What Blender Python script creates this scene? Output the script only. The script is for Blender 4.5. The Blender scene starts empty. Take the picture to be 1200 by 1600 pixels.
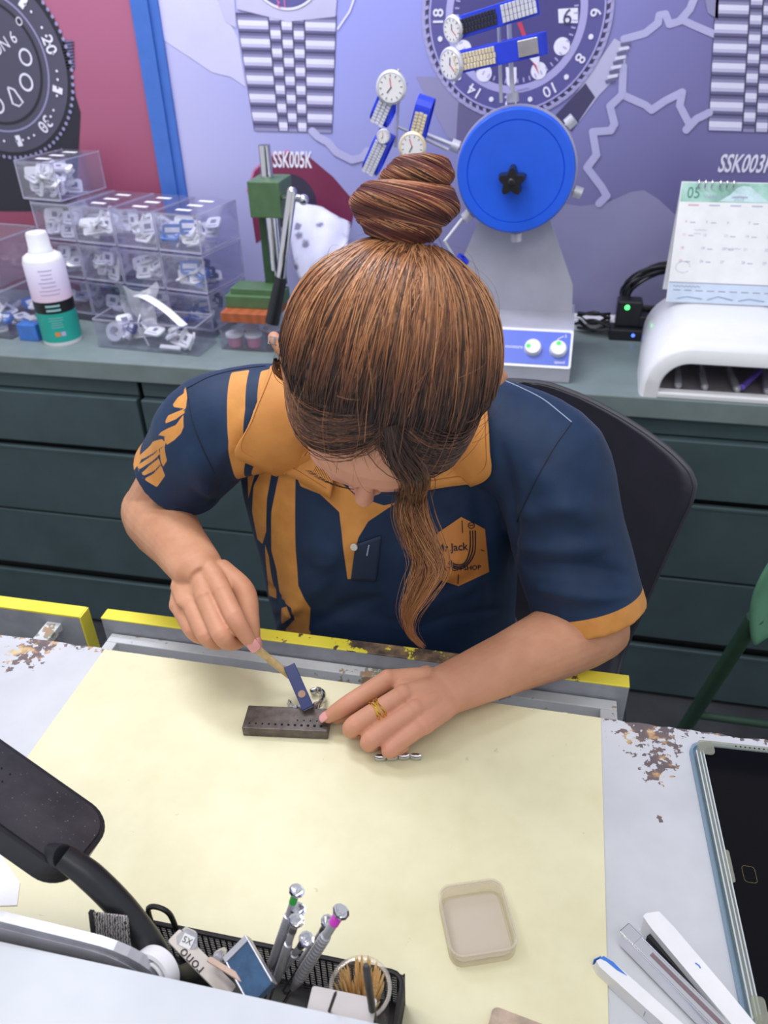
import bpy, bmesh, math, random
import numpy as np
from mathutils import Matrix, Vector

random.seed(7)
SC = bpy.context.scene
COL = SC.collection
PI = math.pi

# ---------------------------------------------------------------- camera, world, lamps, exposure
# world: X along the work desk, Y away from the customer's side, Z up; the desk top is z = 0
CAM_H = 0.68
F_PX = 1234.0
PITCH, YAW, ROLL = 0.58323, 0.22056, -0.02639
cp, sp = math.cos(PITCH), math.sin(PITCH)
FWD = np.array([-math.sin(YAW) * cp, math.cos(YAW) * cp, -sp])
_r = np.array([math.cos(YAW), math.sin(YAW), 0.0])
_u = np.cross(_r, FWD)
RGT = math.cos(ROLL) * _r + math.sin(ROLL) * _u
UPV = -math.sin(ROLL) * _r + math.cos(ROLL) * _u
EYE = np.array([0.0, 0.0, CAM_H])

cam_data = bpy.data.cameras.new('camera')
cam = bpy.data.objects.new('camera', cam_data)
COL.objects.link(cam)
cam_data.sensor_fit = 'VERTICAL'
cam_data.sensor_height = 36.0
cam_data.sensor_width = 27.0
cam_data.lens = 36.0 * F_PX / 1600.0
cam_data.clip_start = 0.02
cam_data.clip_end = 50
cam_data.dof.use_dof = True
cam_data.dof.focus_distance = 0.78
cam_data.dof.aperture_fstop = 7.5
mw = Matrix.Identity(4)
for i in range(3):
    mw[i][0] = RGT[i]; mw[i][1] = UPV[i]; mw[i][2] = -FWD[i]; mw[i][3] = EYE[i]
cam.matrix_world = mw
SC.camera = cam

world = bpy.data.worlds.new('world')
SC.world = world
world.use_nodes = True
world.node_tree.nodes['Background'].inputs[0].default_value = (0.90, 0.93, 1.0, 1)
world.node_tree.nodes['Background'].inputs[1].default_value = 0.66

SC.view_settings.view_transform = 'Standard'
SC.view_settings.look = 'None'
SC.view_settings.gamma = 1.0
SC.view_settings.exposure = 0.06
SC.view_settings.use_curve_mapping = False
SC.cycles.transparent_max_bounces = 40
SC.cycles.max_bounces = 10


def ceiling_lamp(loc, sx, sy, power, color, aim=None):
    ld = bpy.data.lights.new('ceiling_lamp', 'AREA')
    ld.shape = 'RECTANGLE'; ld.size = sx; ld.size_y = sy
    ld.energy = power; ld.color = color
    o = bpy.data.objects.new('ceiling_lamp', ld)
    COL.objects.link(o); o.location = loc
    if aim is not None:
        d = Vector(aim) - Vector(loc)
        o.rotation_euler = d.to_track_quat('-Z', 'Y').to_euler()
    return o


ceiling_lamp((-0.55, 0.55, 1.75), 1.3, 0.35, 11.0, (1.0, 0.985, 0.96))          # over the work desk
ceiling_lamp((-0.9, 1.35, 1.80), 1.2, 0.3, 25.0, (0.86, 0.88, 1.0), (-0.75, 1.9, 0.2))   # above the back counter
ceiling_lamp((0.1, -0.6, 1.85), 1.6, 0.5, 9.0, (1.0, 0.98, 0.95), (-0.1, 0.5, 0.0))   # customer side


# ---------------------------------------------------------------- points: a pixel of the photograph taken to real distance
def _ray(x, y): return FWD * F_PX + RGT * (x - 600.0) - UPV * (y - 800.0)
def pz(x, y, z=0.0):
    d = _ray(x, y); return EYE + d * ((z - CAM_H) / d[2])
def py(x, y, Y):
    d = _ray(x, y); return EYE + d * (Y / d[1])
def pd(x, y, D): return EYE + _ray(x, y) / F_PX * D
def V(*a): return np.array(a, float)


# ---------------------------------------------------------------- materials
def lin(c):
    out = []
    for v in c[:3]:
        v = v / 255.0
        out.append(v / 12.92 if v <= 0.04045 else ((v + 0.055) / 1.055) ** 2.4)
    return (out[0], out[1], out[2], 1.0)


class NT:
    def __init__(s, name):
        s.m = bpy.data.materials.new(name); s.m.use_nodes = True
        s.t = s.m.node_tree; s.b = s.t.nodes['Principled BSDF']; s.out = s.t.nodes['Material Output']
    def n(s, typ, **kw):
        nd = s.t.nodes.new(typ)
        for k, v in kw.items():
            if k.startswith('i_'):
                key = k[2:]; key = int(key) if key.isdigit() else key.replace('_', ' ')
                nd.inputs[key].default_value = v
            else: setattr(nd, k, v)
        return nd
    def l(s, a, b): s.t.links.new(a, b)
    def co(s, kind='Object'): return s.n('ShaderNodeTexCoord').outputs[kind]
    def noise(s, scale, detail=3, rough=.6, vec=None, dist=0.0):
        nd = s.n('ShaderNodeTexNoise'); nd.inputs['Scale'].default_value = scale
        nd.inputs['Detail'].default_value = detail; nd.inputs['Roughness'].default_value = rough
        nd.inputs['Distortion'].default_value = dist
        s.l(vec if vec is not None else s.co(), nd.inputs['Vector']); return nd.outputs['Fac']
    def ramp(s, fac, stops, interp='LINEAR'):
        r = s.n('ShaderNodeValToRGB'); r.color_ramp.interpolation = interp
        el = r.color_ramp.elements
        while len(el) < len(stops): el.new(0.5)
        for e, (p, c) in zip(el, stops):
            e.position = p; e.color = c if len(c) == 4 else lin(c)
        s.l(fac, r.inputs[0]); return r.outputs[0]
    def mix(s, fac, a, b, blend='MIX'):
        m = s.n('ShaderNodeMix', data_type='RGBA', blend_type=blend)
        for sock, v in ((m.inputs[0], fac), (m.inputs[6], a), (m.inputs[7], b)):
            if hasattr(v, 'is_output'): s.l(v, sock)
            elif isinstance(v, (int, float)): sock.default_value = v
            else: sock.default_value = v if len(v) == 4 else lin(v)
        return m.outputs[2]
    def math(s, op, a, b=None, c=None):
        m = s.n('ShaderNodeMath', operation=op)
        for sock, v in zip(m.inputs, (a, b, c)):
            if v is None: continue
            if hasattr(v, 'is_output'): s.l(v, sock)
            else: sock.default_value = v
        return m.outputs[0]
    def sep(s, vec=None):
        x = s.n('ShaderNodeSeparateXYZ'); s.l(vec if vec is not None else s.co(), x.inputs[0]); return x.outputs
    def attr(s, name):
        return s.n('ShaderNodeAttribute', attribute_name=name).outputs
    def bump(s, h, strength=.2, dist=.001):
        b = s.n('ShaderNodeBump'); b.inputs['Strength'].default_value = strength; b.inputs['Distance'].default_value = dist
        s.l(h, b.inputs['Height']); s.l(b.outputs[0], s.b.inputs['Normal'])
    def color(s, c):
        if hasattr(c, 'is_output'): s.l(c, s.b.inputs['Base Color'])
        else: s.b.inputs['Base Color'].default_value = lin(c)
    def set(s, **kw):
        for k, v in kw.items(): s.b.inputs[k.replace('_', ' ')].default_value = v


MATS = {}
def mat(name, c, rough=.5, metal=0.0, var=.06, vscale=30, bump=0.0, bscale=200, bdist=.0005, coat=0.0, sss=0.0, emit=None, spec=.5):
    if name in MATS: return MATS[name]
    t = NT(name)
    if var > 0:
        f = t.noise(vscale, 4)
        d = tuple(max(0, v * (1 - var * 1.6)) for v in c); h = tuple(min(255, v * (1 + var * .7)) for v in c)
        t.color(t.ramp(f, [(.25, d), (.75, h)]))
    else: t.color(c)
    t.set(Roughness=rough, Metallic=metal)
    t.b.inputs['Specular IOR Level'].default_value = spec
    if coat: t.b.inputs['Coat Weight'].default_value = coat; t.b.inputs['Coat Roughness'].default_value = .08
    if sss:
        t.b.inputs['Subsurface Weight'].default_value = sss
        t.b.inputs['Subsurface Radius'].default_value = (.006, .0025, .0015)
        t.b.inputs['Subsurface Scale'].default_value = 1.0
    if emit:
        t.b.inputs['Emission Color'].default_value = lin(emit[0]); t.b.inputs['Emission Strength'].default_value = emit[1]
    if bump: t.bump(t.noise(bscale, 3), bump, bdist)
    MATS[name] = t.m
    return t.m


def clear_mat(name, tint=(245, 245, 250), haze=.06, refl=.12, rough=.08, hazec=(235, 235, 245)):
    """thin clear plastic: see-through with a sheen that grows at grazing angles and a little milkiness"""
    if name in MATS: return MATS[name]
    t = NT(name)
    tr = t.n('ShaderNodeBsdfTransparent'); tr.inputs[0].default_value = lin(tint)
    gl = t.n('ShaderNodeBsdfGlossy'); gl.inputs['Roughness'].default_value = rough
    df = t.n('ShaderNodeBsdfDiffuse'); df.inputs[0].default_value = lin(hazec)
    lw = t.n('ShaderNodeLayerWeight'); lw.inputs[0].default_value = .35
    k = t.math('MULTIPLY_ADD', lw.outputs['Facing'], refl * 2.2, refl * .35)
    m1 = t.n('ShaderNodeMixShader'); m1.inputs[0].default_value = haze
    t.l(tr.outputs[0], m1.inputs[1]); t.l(df.outputs[0], m1.inputs[2])
    m2 = t.n('ShaderNodeMixShader'); t.l(k, m2.inputs[0])
    t.l(m1.outputs[0], m2.inputs[1]); t.l(gl.outputs[0], m2.inputs[2])
    t.l(m2.outputs[0], t.out.inputs['Surface'])
    MATS[name] = t.m
    return t.m


# ---------------------------------------------------------------- mesh building
def rrect(w, h, r, n=5):
    pts = []
    for cx, cy, a0 in ((w/2-r, h/2-r, 0), (-w/2+r, h/2-r, 90), (-w/2+r, -h/2+r, 180), (w/2-r, -h/2+r, 270)):
        for i in range(n + 1):
            a = math.radians(a0 + 90 * i / n); pts.append((cx + r*math.cos(a), cy + r*math.sin(a)))
    return pts
def circ(r, n=32, cx=0, cy=0, a0=0): return [(cx + r*math.cos(a0 + 2*PI*i/n), cy + r*math.sin(a0 + 2*PI*i/n)) for i in range(n)]
def T(x, y, z): return Matrix.Translation((x, y, z))
def RX(a): return Matrix.Rotation(a, 4, 'X')
def RY(a): return Matrix.Rotation(a, 4, 'Y')
def RZ(a): return Matrix.Rotation(a, 4, 'Z')
def frame(o, x, y):
    """matrix with origin o, x axis x, y axis near y"""
    x = Vector(x).normalized(); y = Vector(y); z = x.cross(y).normalized(); y = z.cross(x)
    m = Matrix.Identity(4)
    for i in range(3): m[i][0] = x[i]; m[i][1] = y[i]; m[i][2] = z[i]; m[i][3] = o[i]
    return m
def smooth_path(pts, sub=6):
    pts = [np.array(p, float) for p in pts]
    if len(pts) < 3: return pts
    out = []
    P = [2*pts[0]-pts[1]] + pts + [2*pts[-1]-pts[-2]]
    for i in range(1, len(P) - 2):
        a, b, c, d = P[i-1], P[i], P[i+1], P[i+2]
        for k in range(sub):
            t = k / sub
            out.append(.5*((2*b) + (c-a)*t + (2*a-5*b+4*c-d)*t*t + (3*b-a-3*c+d)*t**3))
    out.append(pts[-1]); return out
def lerp_list(v, n):
    v = np.array(v, float); x = np.linspace(0, len(v)-1, n)
    return np.interp(x, np.arange(len(v)), v)


class M:
    def __init__(s): s.v = []; s.f = []; s.mi = []; s.sm = []; s.x = Matrix.Identity(4)
    def add(s, vs, fs, m=0, sm=False):
        k = len(s.v); x = s.x
        s.v += [tuple(x @ Vector(p)) for p in vs]
        for f in fs:
            s.f.append([i + k for i in f]); s.mi.append(m); s.sm.append(sm)
        return s
    def box(s, c, d, m=0, xf=None):
        x, y, z = c; a, b, e = d[0]/2, d[1]/2, d[2]/2
        vs = [(x+i*a, y+j*b, z+k*e) for k in (-1, 1) for j in (-1, 1) for i in (-1, 1)]
        if xf is not None: vs = [tuple(xf @ Vector(p)) for p in vs]
        return s.add(vs, [(0,2,3,1),(4,5,7,6),(0,1,5,4),(2,6,7,3),(0,4,6,2),(1,3,7,5)], m)
    def prism(s, poly, z0, z1, m=0, xf=None, sm=False, top=None, mtop=None):
        n = len(poly); q = top or poly
        vs = [(p[0], p[1], z0) for p in poly] + [(p[0], p[1], z1) for p in q]
        if xf is not None: vs = [tuple(xf @ Vector(p)) for p in vs]
        s.add(vs, [(i, (i+1) % n, n+(i+1) % n, n+i) for i in range(n)], m, sm)
        s.add(vs, [tuple(range(n-1, -1, -1))], m)
        return s.add(vs, [tuple(range(n, 2*n))], m if mtop is None else mtop)
    def shell(s, poly, z0, z1, t, m=0, xf=None, floor=True, inner=None):
        """open tray: outer wall poly, inner wall inset poly, floor thickness t"""
        n = len(poly); q = inner
        vs = [(p[0], p[1], z0) for p in poly] + [(p[0], p[1], z1) for p in poly] + [(p[0], p[1], z1) for p in q] + [(p[0], p[1], z0+t) for p in q]
        if xf is not None: vs = [tuple(xf @ Vector(p)) for p in vs]
        fs = []
        for a in range(3): fs += [(a*n+i, a*n+(i+1) % n, (a+1)*n+(i+1) % n, (a+1)*n+i) for i in range(n)]
        s.add(vs, fs, m)
        if floor: s.add(vs, [tuple(range(n-1, -1, -1)), tuple(range(3*n, 4*n))], m)
        return s
    def lathe(s, prof, n=28, m=0, xf=None, sm=True):
        """profile of (r, z); r = 0 closes the end"""
        vs = []; rows = []
        for r, z in prof:
            if r <= 1e-9: rows.append([len(vs)]); vs.append((0, 0, z))
            else:
                rows.append(list(range(len(vs), len(vs)+n)))
                vs += [(r*math.cos(2*PI*i/n), r*math.sin(2*PI*i/n), z) for i in range(n)]
        fs = []
        for a, b in zip(rows[:-1], rows[1:]):
            for i in range(n):
                j = (i+1) % n
                if len(a) == 1 and len(b) == 1: continue
                if len(a) == 1: fs.append((a[0], b[j], b[i]))
                elif len(b) == 1: fs.append((a[i], a[j], b[0]))
                else: fs.append((a[i], a[j], b[j], b[i]))
        if xf is not None: vs = [tuple(xf @ Vector(p)) for p in vs]
        return s.add(vs, fs, m, sm)
    def tube(s, pts, r, n=10, m=0, ry=None, up=(0, 0, 1), round_end=False, sm=True, twist=None):
        P = [np.array(p, float) for p in pts]; k = len(P)
        R = list(r) if hasattr(r, '__len__') else [r]*k
        Q = R if ry is None else (list(ry) if hasattr(ry, '__len__') else [ry]*k)
        tg = []
        for i in range(k):
            d = P[min(i+1, k-1)] - P[max(i-1, 0)]; tg.append(d / (np.linalg.norm(d) + 1e-12))
        u = np.array(up, float); u = u - tg[0]*u.dot(tg[0])
        if np.linalg.norm(u) < 1e-6: u = np.array([1., 0, 0]) - tg[0]*tg[0][0]
        u /= np.linalg.norm(u)
        vs = []; rows = []
        def ring(c, t, u, a, b, tw):
            w = np.cross(t, u); rows.append(len(vs))
            for i in range(n):
                g = 2*PI*i/n + tw
                vs.append(tuple(c + w*(a*math.cos(g)) + u*(b*math.sin(g))))
        for i in range(k):
            u = u - tg[i]*u.dot(tg[i]); u /= np.linalg.norm(u)
            tw = 0 if twist is None else twist[i]
            if round_end and i == 0:
                for q in (.35, .75): ring(P[0] - tg[0]*R[0]*math.cos(q*PI/2)*.9, tg[0], u, R[0]*math.sin(q*PI/2), Q[0]*math.sin(q*PI/2), tw)
            ring(P[i], tg[i], u, R[i], Q[i], tw)
            if round_end and i == k-1:
                for q in (.75, .35): ring(P[-1] + tg[-1]*R[-1]*math.cos(q*PI/2)*.9, tg[-1], u, R[-1]*math.sin(q*PI/2), Q[-1]*math.sin(q*PI/2), tw)
        fs = []
        for a, b in zip(rows[:-1], rows[1:]):
            fs += [(a+i, a+(i+1) % n, b+(i+1) % n, b+i) for i in range(n)]
        fs.append(tuple(range(rows[0]+n-1, rows[0]-1, -1))); fs.append(tuple(range(rows[-1], rows[-1]+n)))
        return s.add(vs, fs, m, sm)
    def cyl(s, a, b, r, n=16, m=0, r2=None, sm=True):
        return s.tube([a, b], [r, r if r2 is None else r2], n, m, up=(.3, .5, .81), sm=sm)
    def ball(s, c, r, n=14, m=0):
        k = max(6, n//2)
        return s.lathe([(r*math.sin(PI*i/k) if 0 < i < k else 0, -r*math.cos(PI*i/k)) for i in range(k+1)], n, m, T(*c))
    def grid(s, fn, nu, nv, m=0, sm=True):
        vs = [tuple(fn(i/(nu-1), j/(nv-1))) for j in range(nv) for i in range(nu)]
        return s.add(vs, [(j*nu+i, j*nu+i+1, (j+1)*nu+i+1, (j+1)*nu+i) for j in range(nv-1) for i in range(nu-1)], m, sm)
    def poly(s, pts, m=0): return s.add(pts, [tuple(range(len(pts)))], m)
    def stroke(s, pts, w, to3, m=0):
        """flat ribbon along a 2-D polyline, taken to 3-D by to3"""
        P = [np.array(p, float) for p in pts]; L = []
        for i in range(len(P)):
            d = P[min(i+1, len(P)-1)] - P[max(i-1, 0)]; d /= np.linalg.norm(d) + 1e-9
            L.append((P[i] + np.array([-d[1], d[0]])*w/2, P[i] - np.array([-d[1], d[0]])*w/2))
        for (a, b), (c, d) in zip(L[:-1], L[1:]): s.poly([to3(*a), to3(*c), to3(*d), to3(*b)], m)
        return s
    def text(s, txt, size, m=0, xf=None, sx=1.0, shear=0.0, align='CENTER', depth=0.0, bold=0.0):
        vs, fs = text_geo(txt, bold)
        if not vs: return s
        xs = [v[0] for v in vs]; w = max(xs); off = -w/2 - min(xs)/2 if align == 'CENTER' else 0
        out = [((v[0]+off)*size*sx + shear*v[1]*size, v[1]*size, v[2] + depth) for v in vs]
        if xf is not None: out = [tuple(xf @ Vector(p)) for p in out]
        return s.add(out, fs, m)
    def build(s, name, mats, parent=None, bevel=0.0, seg=2, label=None, **kw):
        me = bpy.data.meshes.new(name)
        me.from_pydata(s.v, [], s.f); me.update()
        if not isinstance(mats, (list, tuple)): mats = [mats]
        for q in mats: me.materials.append(q)
        me.polygons.foreach_set('material_index', s.mi)
        me.polygons.foreach_set('use_smooth', s.sm)
        if any(s.sm): me.set_sharp_from_angle(angle=.75)
        o = bpy.data.objects.new(name, me); COL.objects.link(o)
        if parent is not None: o.parent = parent
        if bevel:
            b = o.modifiers.new('bevel', 'BEVEL'); b.width = bevel; b.segments = seg; b.limit_method = 'ANGLE'; b.angle_limit = .7
            b.harden_normals = False
        if label: o['label'] = label
        if kw: tag(o, label, **kw)
        return o


_TXT = {}
def text_geo(txt, bold=0.0):
    key = (txt, bold)
    if key in _TXT: return _TXT[key]
    cu = bpy.data.curves.new('t', 'FONT'); cu.body = txt; cu.size = 1.0; cu.resolution_u = 3; cu.offset = bold
    o = bpy.data.objects.new('t', cu); COL.objects.link(o)
    dg = bpy.context.evaluated_depsgraph_get()
    me = o.evaluated_get(dg).to_mesh()
    r = ([tuple(v.co) for v in me.vertices], [tuple(p.vertices) for p in me.polygons])
    o.evaluated_get(dg).to_mesh_clear()
    bpy.data.objects.remove(o); bpy.data.curves.remove(cu)
    _TXT[key] = r
    return r


def tag(o, label=None, cat=None, group=None, kind=None):
    if label: o['label'] = label
    if cat: o['category'] = cat
    if group: o['group'] = group
    if kind: o['kind'] = kind
    return o
def thing(name, label, cat, xf=None, group=None):
    o = bpy.data.objects.new(name, None); COL.objects.link(o); o.empty_display_size = .02
    if xf is not None: o.matrix_world = xf if isinstance(xf, Matrix) else T(*xf)
    return tag(o, label, cat, group)
def dup(root, xf, label=None, group=None):
    r = root.copy(); COL.objects.link(r)
    r.matrix_world = xf if isinstance(xf, Matrix) else T(*xf)
    if label: r['label'] = label
    if group: r['group'] = group
    for ch in list(root.children):
        c = ch.copy(); COL.objects.link(c); c.parent = r
        for g in list(ch.children):
            d = g.copy(); COL.objects.link(d); d.parent = c
    return r
# ================================================================ the setting
WY = 1.95                     # the back wall
FLOOR = -0.80
m_floor = mat('floor_vinyl', (60, 62, 66), .5, var=.2, vscale=8)
m_wall = mat('wall_paint', (150, 148, 175), .7)
M().box((-.6, .9, FLOOR-.02), (4.4, 4.0, .04)).build('floor', m_floor, kind='structure')
M().box((-.6, WY+.06, .4), (4.4, .1, 2.4)).build('wall_back', m_wall, kind='structure')

# ---- printed wall panels
pr = {}
def pcol(n, c): pr[n] = mat('print_' + n, c, .32, var=.03, vscale=6, spec=.35); return pr[n]
t = NT('print_lilac_ground')
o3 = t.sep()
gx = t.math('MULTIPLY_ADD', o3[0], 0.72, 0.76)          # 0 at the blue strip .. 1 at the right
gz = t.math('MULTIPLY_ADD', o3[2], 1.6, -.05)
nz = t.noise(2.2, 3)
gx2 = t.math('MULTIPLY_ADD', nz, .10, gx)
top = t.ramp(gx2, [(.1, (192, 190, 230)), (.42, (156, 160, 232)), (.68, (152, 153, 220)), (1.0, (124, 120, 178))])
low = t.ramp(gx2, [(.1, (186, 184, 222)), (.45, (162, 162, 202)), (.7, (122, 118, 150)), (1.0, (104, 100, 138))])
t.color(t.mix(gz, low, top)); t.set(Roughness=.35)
m_lilac = t.m
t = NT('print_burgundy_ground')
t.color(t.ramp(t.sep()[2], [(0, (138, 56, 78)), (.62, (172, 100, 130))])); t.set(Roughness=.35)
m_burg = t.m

def W(x, y, k=0): return tuple(py(x, y, WY - .004 - .0005*k))
GREY = ['gd', 'g1', 'g2', 'g3', 'g4']
pal = dict(gd=(78, 74, 108), g1=(112, 108, 148), g2=(150, 147, 186), g3=(196, 193, 226), g4=(228, 226, 250),
           bez=(98, 95, 156), dial=(82, 78, 134), line=(176, 172, 222), white=(236, 234, 252), red=(196, 74, 100),
           light=(206, 204, 240), mount=(150, 147, 184), maroon=(124, 52, 82), disc=(62, 56, 76), pink=(214, 120, 170),
           dark=(48, 47, 58), mid=(84, 82, 100), tooth=(172, 168, 214), mapline=(186, 184, 226))
names = list(pal)
pm = [m_lilac] + [pcol(n, pal[n]) for n in names]
PI_ = {n: i + 1 for i, n in enumerate(names)}

def wall_circle(m, cx, cz, r0, r1, k, mi, n=72, sq=1.0):
    Y = WY - .004 - .0005*k
    a = [2*PI*i/n for i in range(n+1)]
    for i in range(n):
        q = [(cx + r1*math.cos(a[i]), Y, cz + sq*r1*math.sin(a[i])), (cx + r1*math.cos(a[i+1]), Y, cz + sq*r1*math.sin(a[i+1]))]
        if r0 > 0: q += [(cx + r0*math.cos(a[i+1]), Y, cz + sq*r0*math.sin(a[i+1])), (cx + r0*math.cos(a[i]), Y, cz + sq*r0*math.sin(a[i]))]
        else: q += [(cx, Y, cz)]
        m.poly(q, mi)
def wall_text(m, s, x, z, size, k, mi, rot=0.0, sx=1.0, shear=0.0, bold=0.0):
    xf = T(x, WY - .004 - .0005*k, z) @ RX(PI/2) @ RZ(rot) @ T(0, -size*.36, 0)
    m.text(s, size, mi, xf, sx, shear, bold=bold)

def bracelet(m, ctop, cbot, wt, wb, rows, k, off=0.0):
    """printed five-row metal bracelet seen flat"""
    cols = [(-1, -.36, 0), (-.36, -.12, .5), (-.12, .12, 0), (.12, .36, .5), (.36, 1, 0)]
    shade = [('gd', .10), ('g1', .14), ('g2', .16), ('g4', .28), ('g3', .18), ('g1', .14)]
    def P(u, v, kk):
        c = [ctop[i] + (cbot[i] - ctop[i])*v for i in (0, 1)]; w = wt + (wb - wt)*v
        return W(c[0] + u*w, c[1] + u*w*.03, kk)
    m.poly([P(-1, 0, k), P(1, 0, k), P(1, 1, k), P(-1, 1, k)], PI_['gd'])
    for a, b, o in cols:
        for i in range(-1, int(rows) + 2):
            y0 = i + o + off; y = y0
            for nm, h in shade:
                v0 = max(0, min(1, y/rows)); v1 = max(0, min(1, (y+h)/rows)); y += h
                if v1 - v0 > .001: m.poly([P(a+.015, v0, k+1), P(b-.015, v0, k+1), P(b-.015, v1, k+1), P(a+.015, v1, k+1)], PI_[nm])

# main lilac panel
x0 = py(247, 100, WY)[0]
mp = M(); zt = 1.15
mp.box(((x0 + 1.3)/2, WY+.0035, .55), (1.3 - x0, .014, 1.22), 0)
# pale sky band upper left, mountain lower right
mp.poly([W(248, -40, 1), W(246, 0, 1), W(255, 62, 1), W(300, 92, 1), W(331, 113, 1), W(360, 120, 1), W(384, 136, 1), W(372, 60, 1), W(340, 0, 1), W(335, -40, 1)], PI_['light'])
mp.poly([W(840, 350, 1), W(880, 318, 1), W(908, 322, 1), W(950, 316, 1), W(985, 300, 1), W(1006, 297, 1), W(1030, 312, 1), W(1062, 342, 1), W(1080, 500, 1), W(840, 520, 1)], PI_['mount'])
LK = 1.2
def PX(k): return lambda x, y: W(x, y, k)
for path in ([(975, 61), (1008, 52), (1028, 36), (1030, 24), (1040, 22), (1046, 38), (1062, 33), (1078, 14), (1086, -6)],
             [(1064, 30), (1085, 40), (1118, 54)],
             [(974, 104), (972, 148), (1008, 164), (1018, 172), (1040, 157), (1066, 144), (1062, 165), (1078, 196), (1072, 203), (1088, 186), (1108, 176)],
             [(970, 150), (953, 166), (960, 194), (954, 204), (926, 206), (932, 242), (917, 262), (940, 292), (948, 306), (936, 318)],
             [(488, 205), (497, 214), (512, 222), (526, 238), (550, 250), (566, 246), (574, 236)]):
    for (xa, ya), (xb, yb) in zip(path[:-1], path[1:]): mp.stroke([(xa, ya), (xb, yb)], 12, PX(LK), PI_['mapline']); LK += .05
    for x_, y_ in path: LK += .05; mp.poly([W(x_ + 6*math.cos(a_), y_ - 6*math.sin(a_), LK) for a_ in np.linspace(0, 2*PI, 17)[:-1]], PI_['mapline'])
# maroon sweep behind the label
mp.poly([W(388, 300, 1), W(398, 268, 1), W(424, 244, 1), W(452, 238, 1), W(484, 246, 1), W(520, 276, 1), W(556, 318, 1), W(548, 356, 1), W(520, 340, 1), W(470, 330, 1), W(400, 380, 1)], PI_['maroon'])
mp.stroke([(386, 300), (397, 266), (424, 242), (452, 236)], 3, PX(1.6), PI_['pink'])
c_ = py(455, 316, WY); wall_circle(mp, c_[0], c_[2], 0, .066, 2, PI_['disc'])
# left bracelet, with the lower edge of its watch case
bracelet(mp, (447, 22), (458, 206), 79, 61, 6.4, 2)
mp.poly([W(366, -40, 4), W(530, -40, 4), W(524, 26, 4), (W(450, 34, 4)), W(370, 14, 4)], PI_['g3'])
c_ = py(447, -60, WY); cz = c_[2]
r_ = cz - py(447, 16, WY)[2]
wall_circle(mp, c_[0], cz, 0, r_, 5, PI_['g1']); wall_circle(mp, c_[0], cz, 0, r_*.93, 6, PI_['bez'])
for i in range(60):
    a = 2*PI*i/60
    mp.stroke([(c_[0] + r_*.945*math.cos(a), cz + r_*.945*math.sin(a)), (c_[0] + r_*1.0*math.cos(a), cz + r_*1.0*math.sin(a))], .009, lambda x, z: (x, WY-.0074, z), PI_['g4'])
q_ = py(441, 4, WY); wall_text(mp, '13', q_[0], q_[2], .028, 8, PI_['pink'], PI, .9)
mp.poly([W(336, -40, 2), W(364, -40, 2), W(369, 44, 2), W(352, 34, 2), W(343, 10, 2)], PI_['g3'])
mp.stroke([(556, -10), (546, 18), (527, 46)], 3, PX(3), PI_['g4'])
# right bracelet
bracelet(mp, (1204, -12), (1190, 207), 86, 84, 7.2, 2, .3)
mp.poly([W(1098, -20, 3), W(1124, -20, 3), W(1122, 30, 3), W(1106, 20, 3)], PI_['g2'])
# dual-time watch in the middle
c_ = py(806, 22, WY); CX, CZ = c_[0], c_[2]
RR = CZ - py(800, 186, WY)[2]
mp.poly([W(650, 120, 1), W(676, 170, 1), W(700, 216, 1), W(735, 224, 1), W(790, 190, 1), W(720, 120, 1)], PI_['g2'])
mp.poly([W(716, 160, 1.2), W(712, 224, 1.2), W(750, 224, 1.2), W(790, 190, 1.2)], PI_['g1'])
mp.poly([W(960, 60, 1), W(982, 72, 1), W(975, 108, 1), W(935, 150, 1), W(905, 190, 1), W(890, 160, 1)], PI_['g3'])
mp.poly([W(868, 180, 1.2), W(893, 206, 1.2), W(930, 152, 1.2), W(915, 130, 1.2)], PI_['gd'])
wall_circle(mp, CX, CZ, 0, RR, 3, PI_['gd']); wall_circle(mp, CX, CZ, RR*.965, RR, 4, PI_['tooth'])
for i in range(70):
    a = 2*PI*i/70
    mp.stroke([(CX + RR*.93*math.cos(a), CZ + RR*.93*math.sin(a)), (CX + RR*.985*math.cos(a+.03), CZ + RR*.985*math.sin(a+.03))], .006, lambda x, z: (x, WY-.0068, z), PI_['tooth'])
wall_circle(mp, CX, CZ, 0, RR*.93, 6, PI_['bez']); wall_circle(mp, CX, CZ, RR*.905, RR*.922, 7, PI_['line'])
wall_circle(mp, CX, CZ, RR*.665, RR*.74, 7, PI_['line']); wall_circle(mp, CX, CZ, 0, RR*.665, 7, PI_['dial'])
for i in range(24):
    a = math.radians(90 - 15*i)      # printed twenty-four hour ring, turned
    n = i if i else 24
    if i % 2 == 0: wall_text(mp, str(n), CX + RR*.825*math.cos(a), CZ + RR*.825*math.sin(a), RR*.155, 9, PI_['white'], a - PI/2, 1.05, bold=.012)
    else: wall_circle(mp, CX + RR*.825*math.cos(a), CZ + RR*.825*math.sin(a), 0, RR*.026, 9, PI_['white'], 14)
for i in range(60):
    a = 2*PI*i/60
    mp.stroke([(CX + RR*.60*math.cos(a), CZ + RR*.60*math.sin(a)), (CX + RR*.645*math.cos(a), CZ + RR*.645*math.sin(a))], .003, lambda x, z: (x, WY-.0086, z), PI_['line'])
for px_, py_ in ((878, 72), (842, 110), (725, 76), (757, 114), (836, -40), (740, -20)):
    q_ = py(px_, py_, WY); wall_circle(mp, q_[0], q_[2], 0, .0165, 9, PI_['white'], 24)
mp.poly([W(790, 105, 9), W(807, 105, 9), W(807, 128, 9), W(800, 138, 9), W(792, 132, 9)], PI_['white'])
mp.poly([W(808, 36, 10), W(815, 34, 10), W(824, 60, 10), W(843, 118, 10), (W(833, 100, 10))], PI_['red'])
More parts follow.
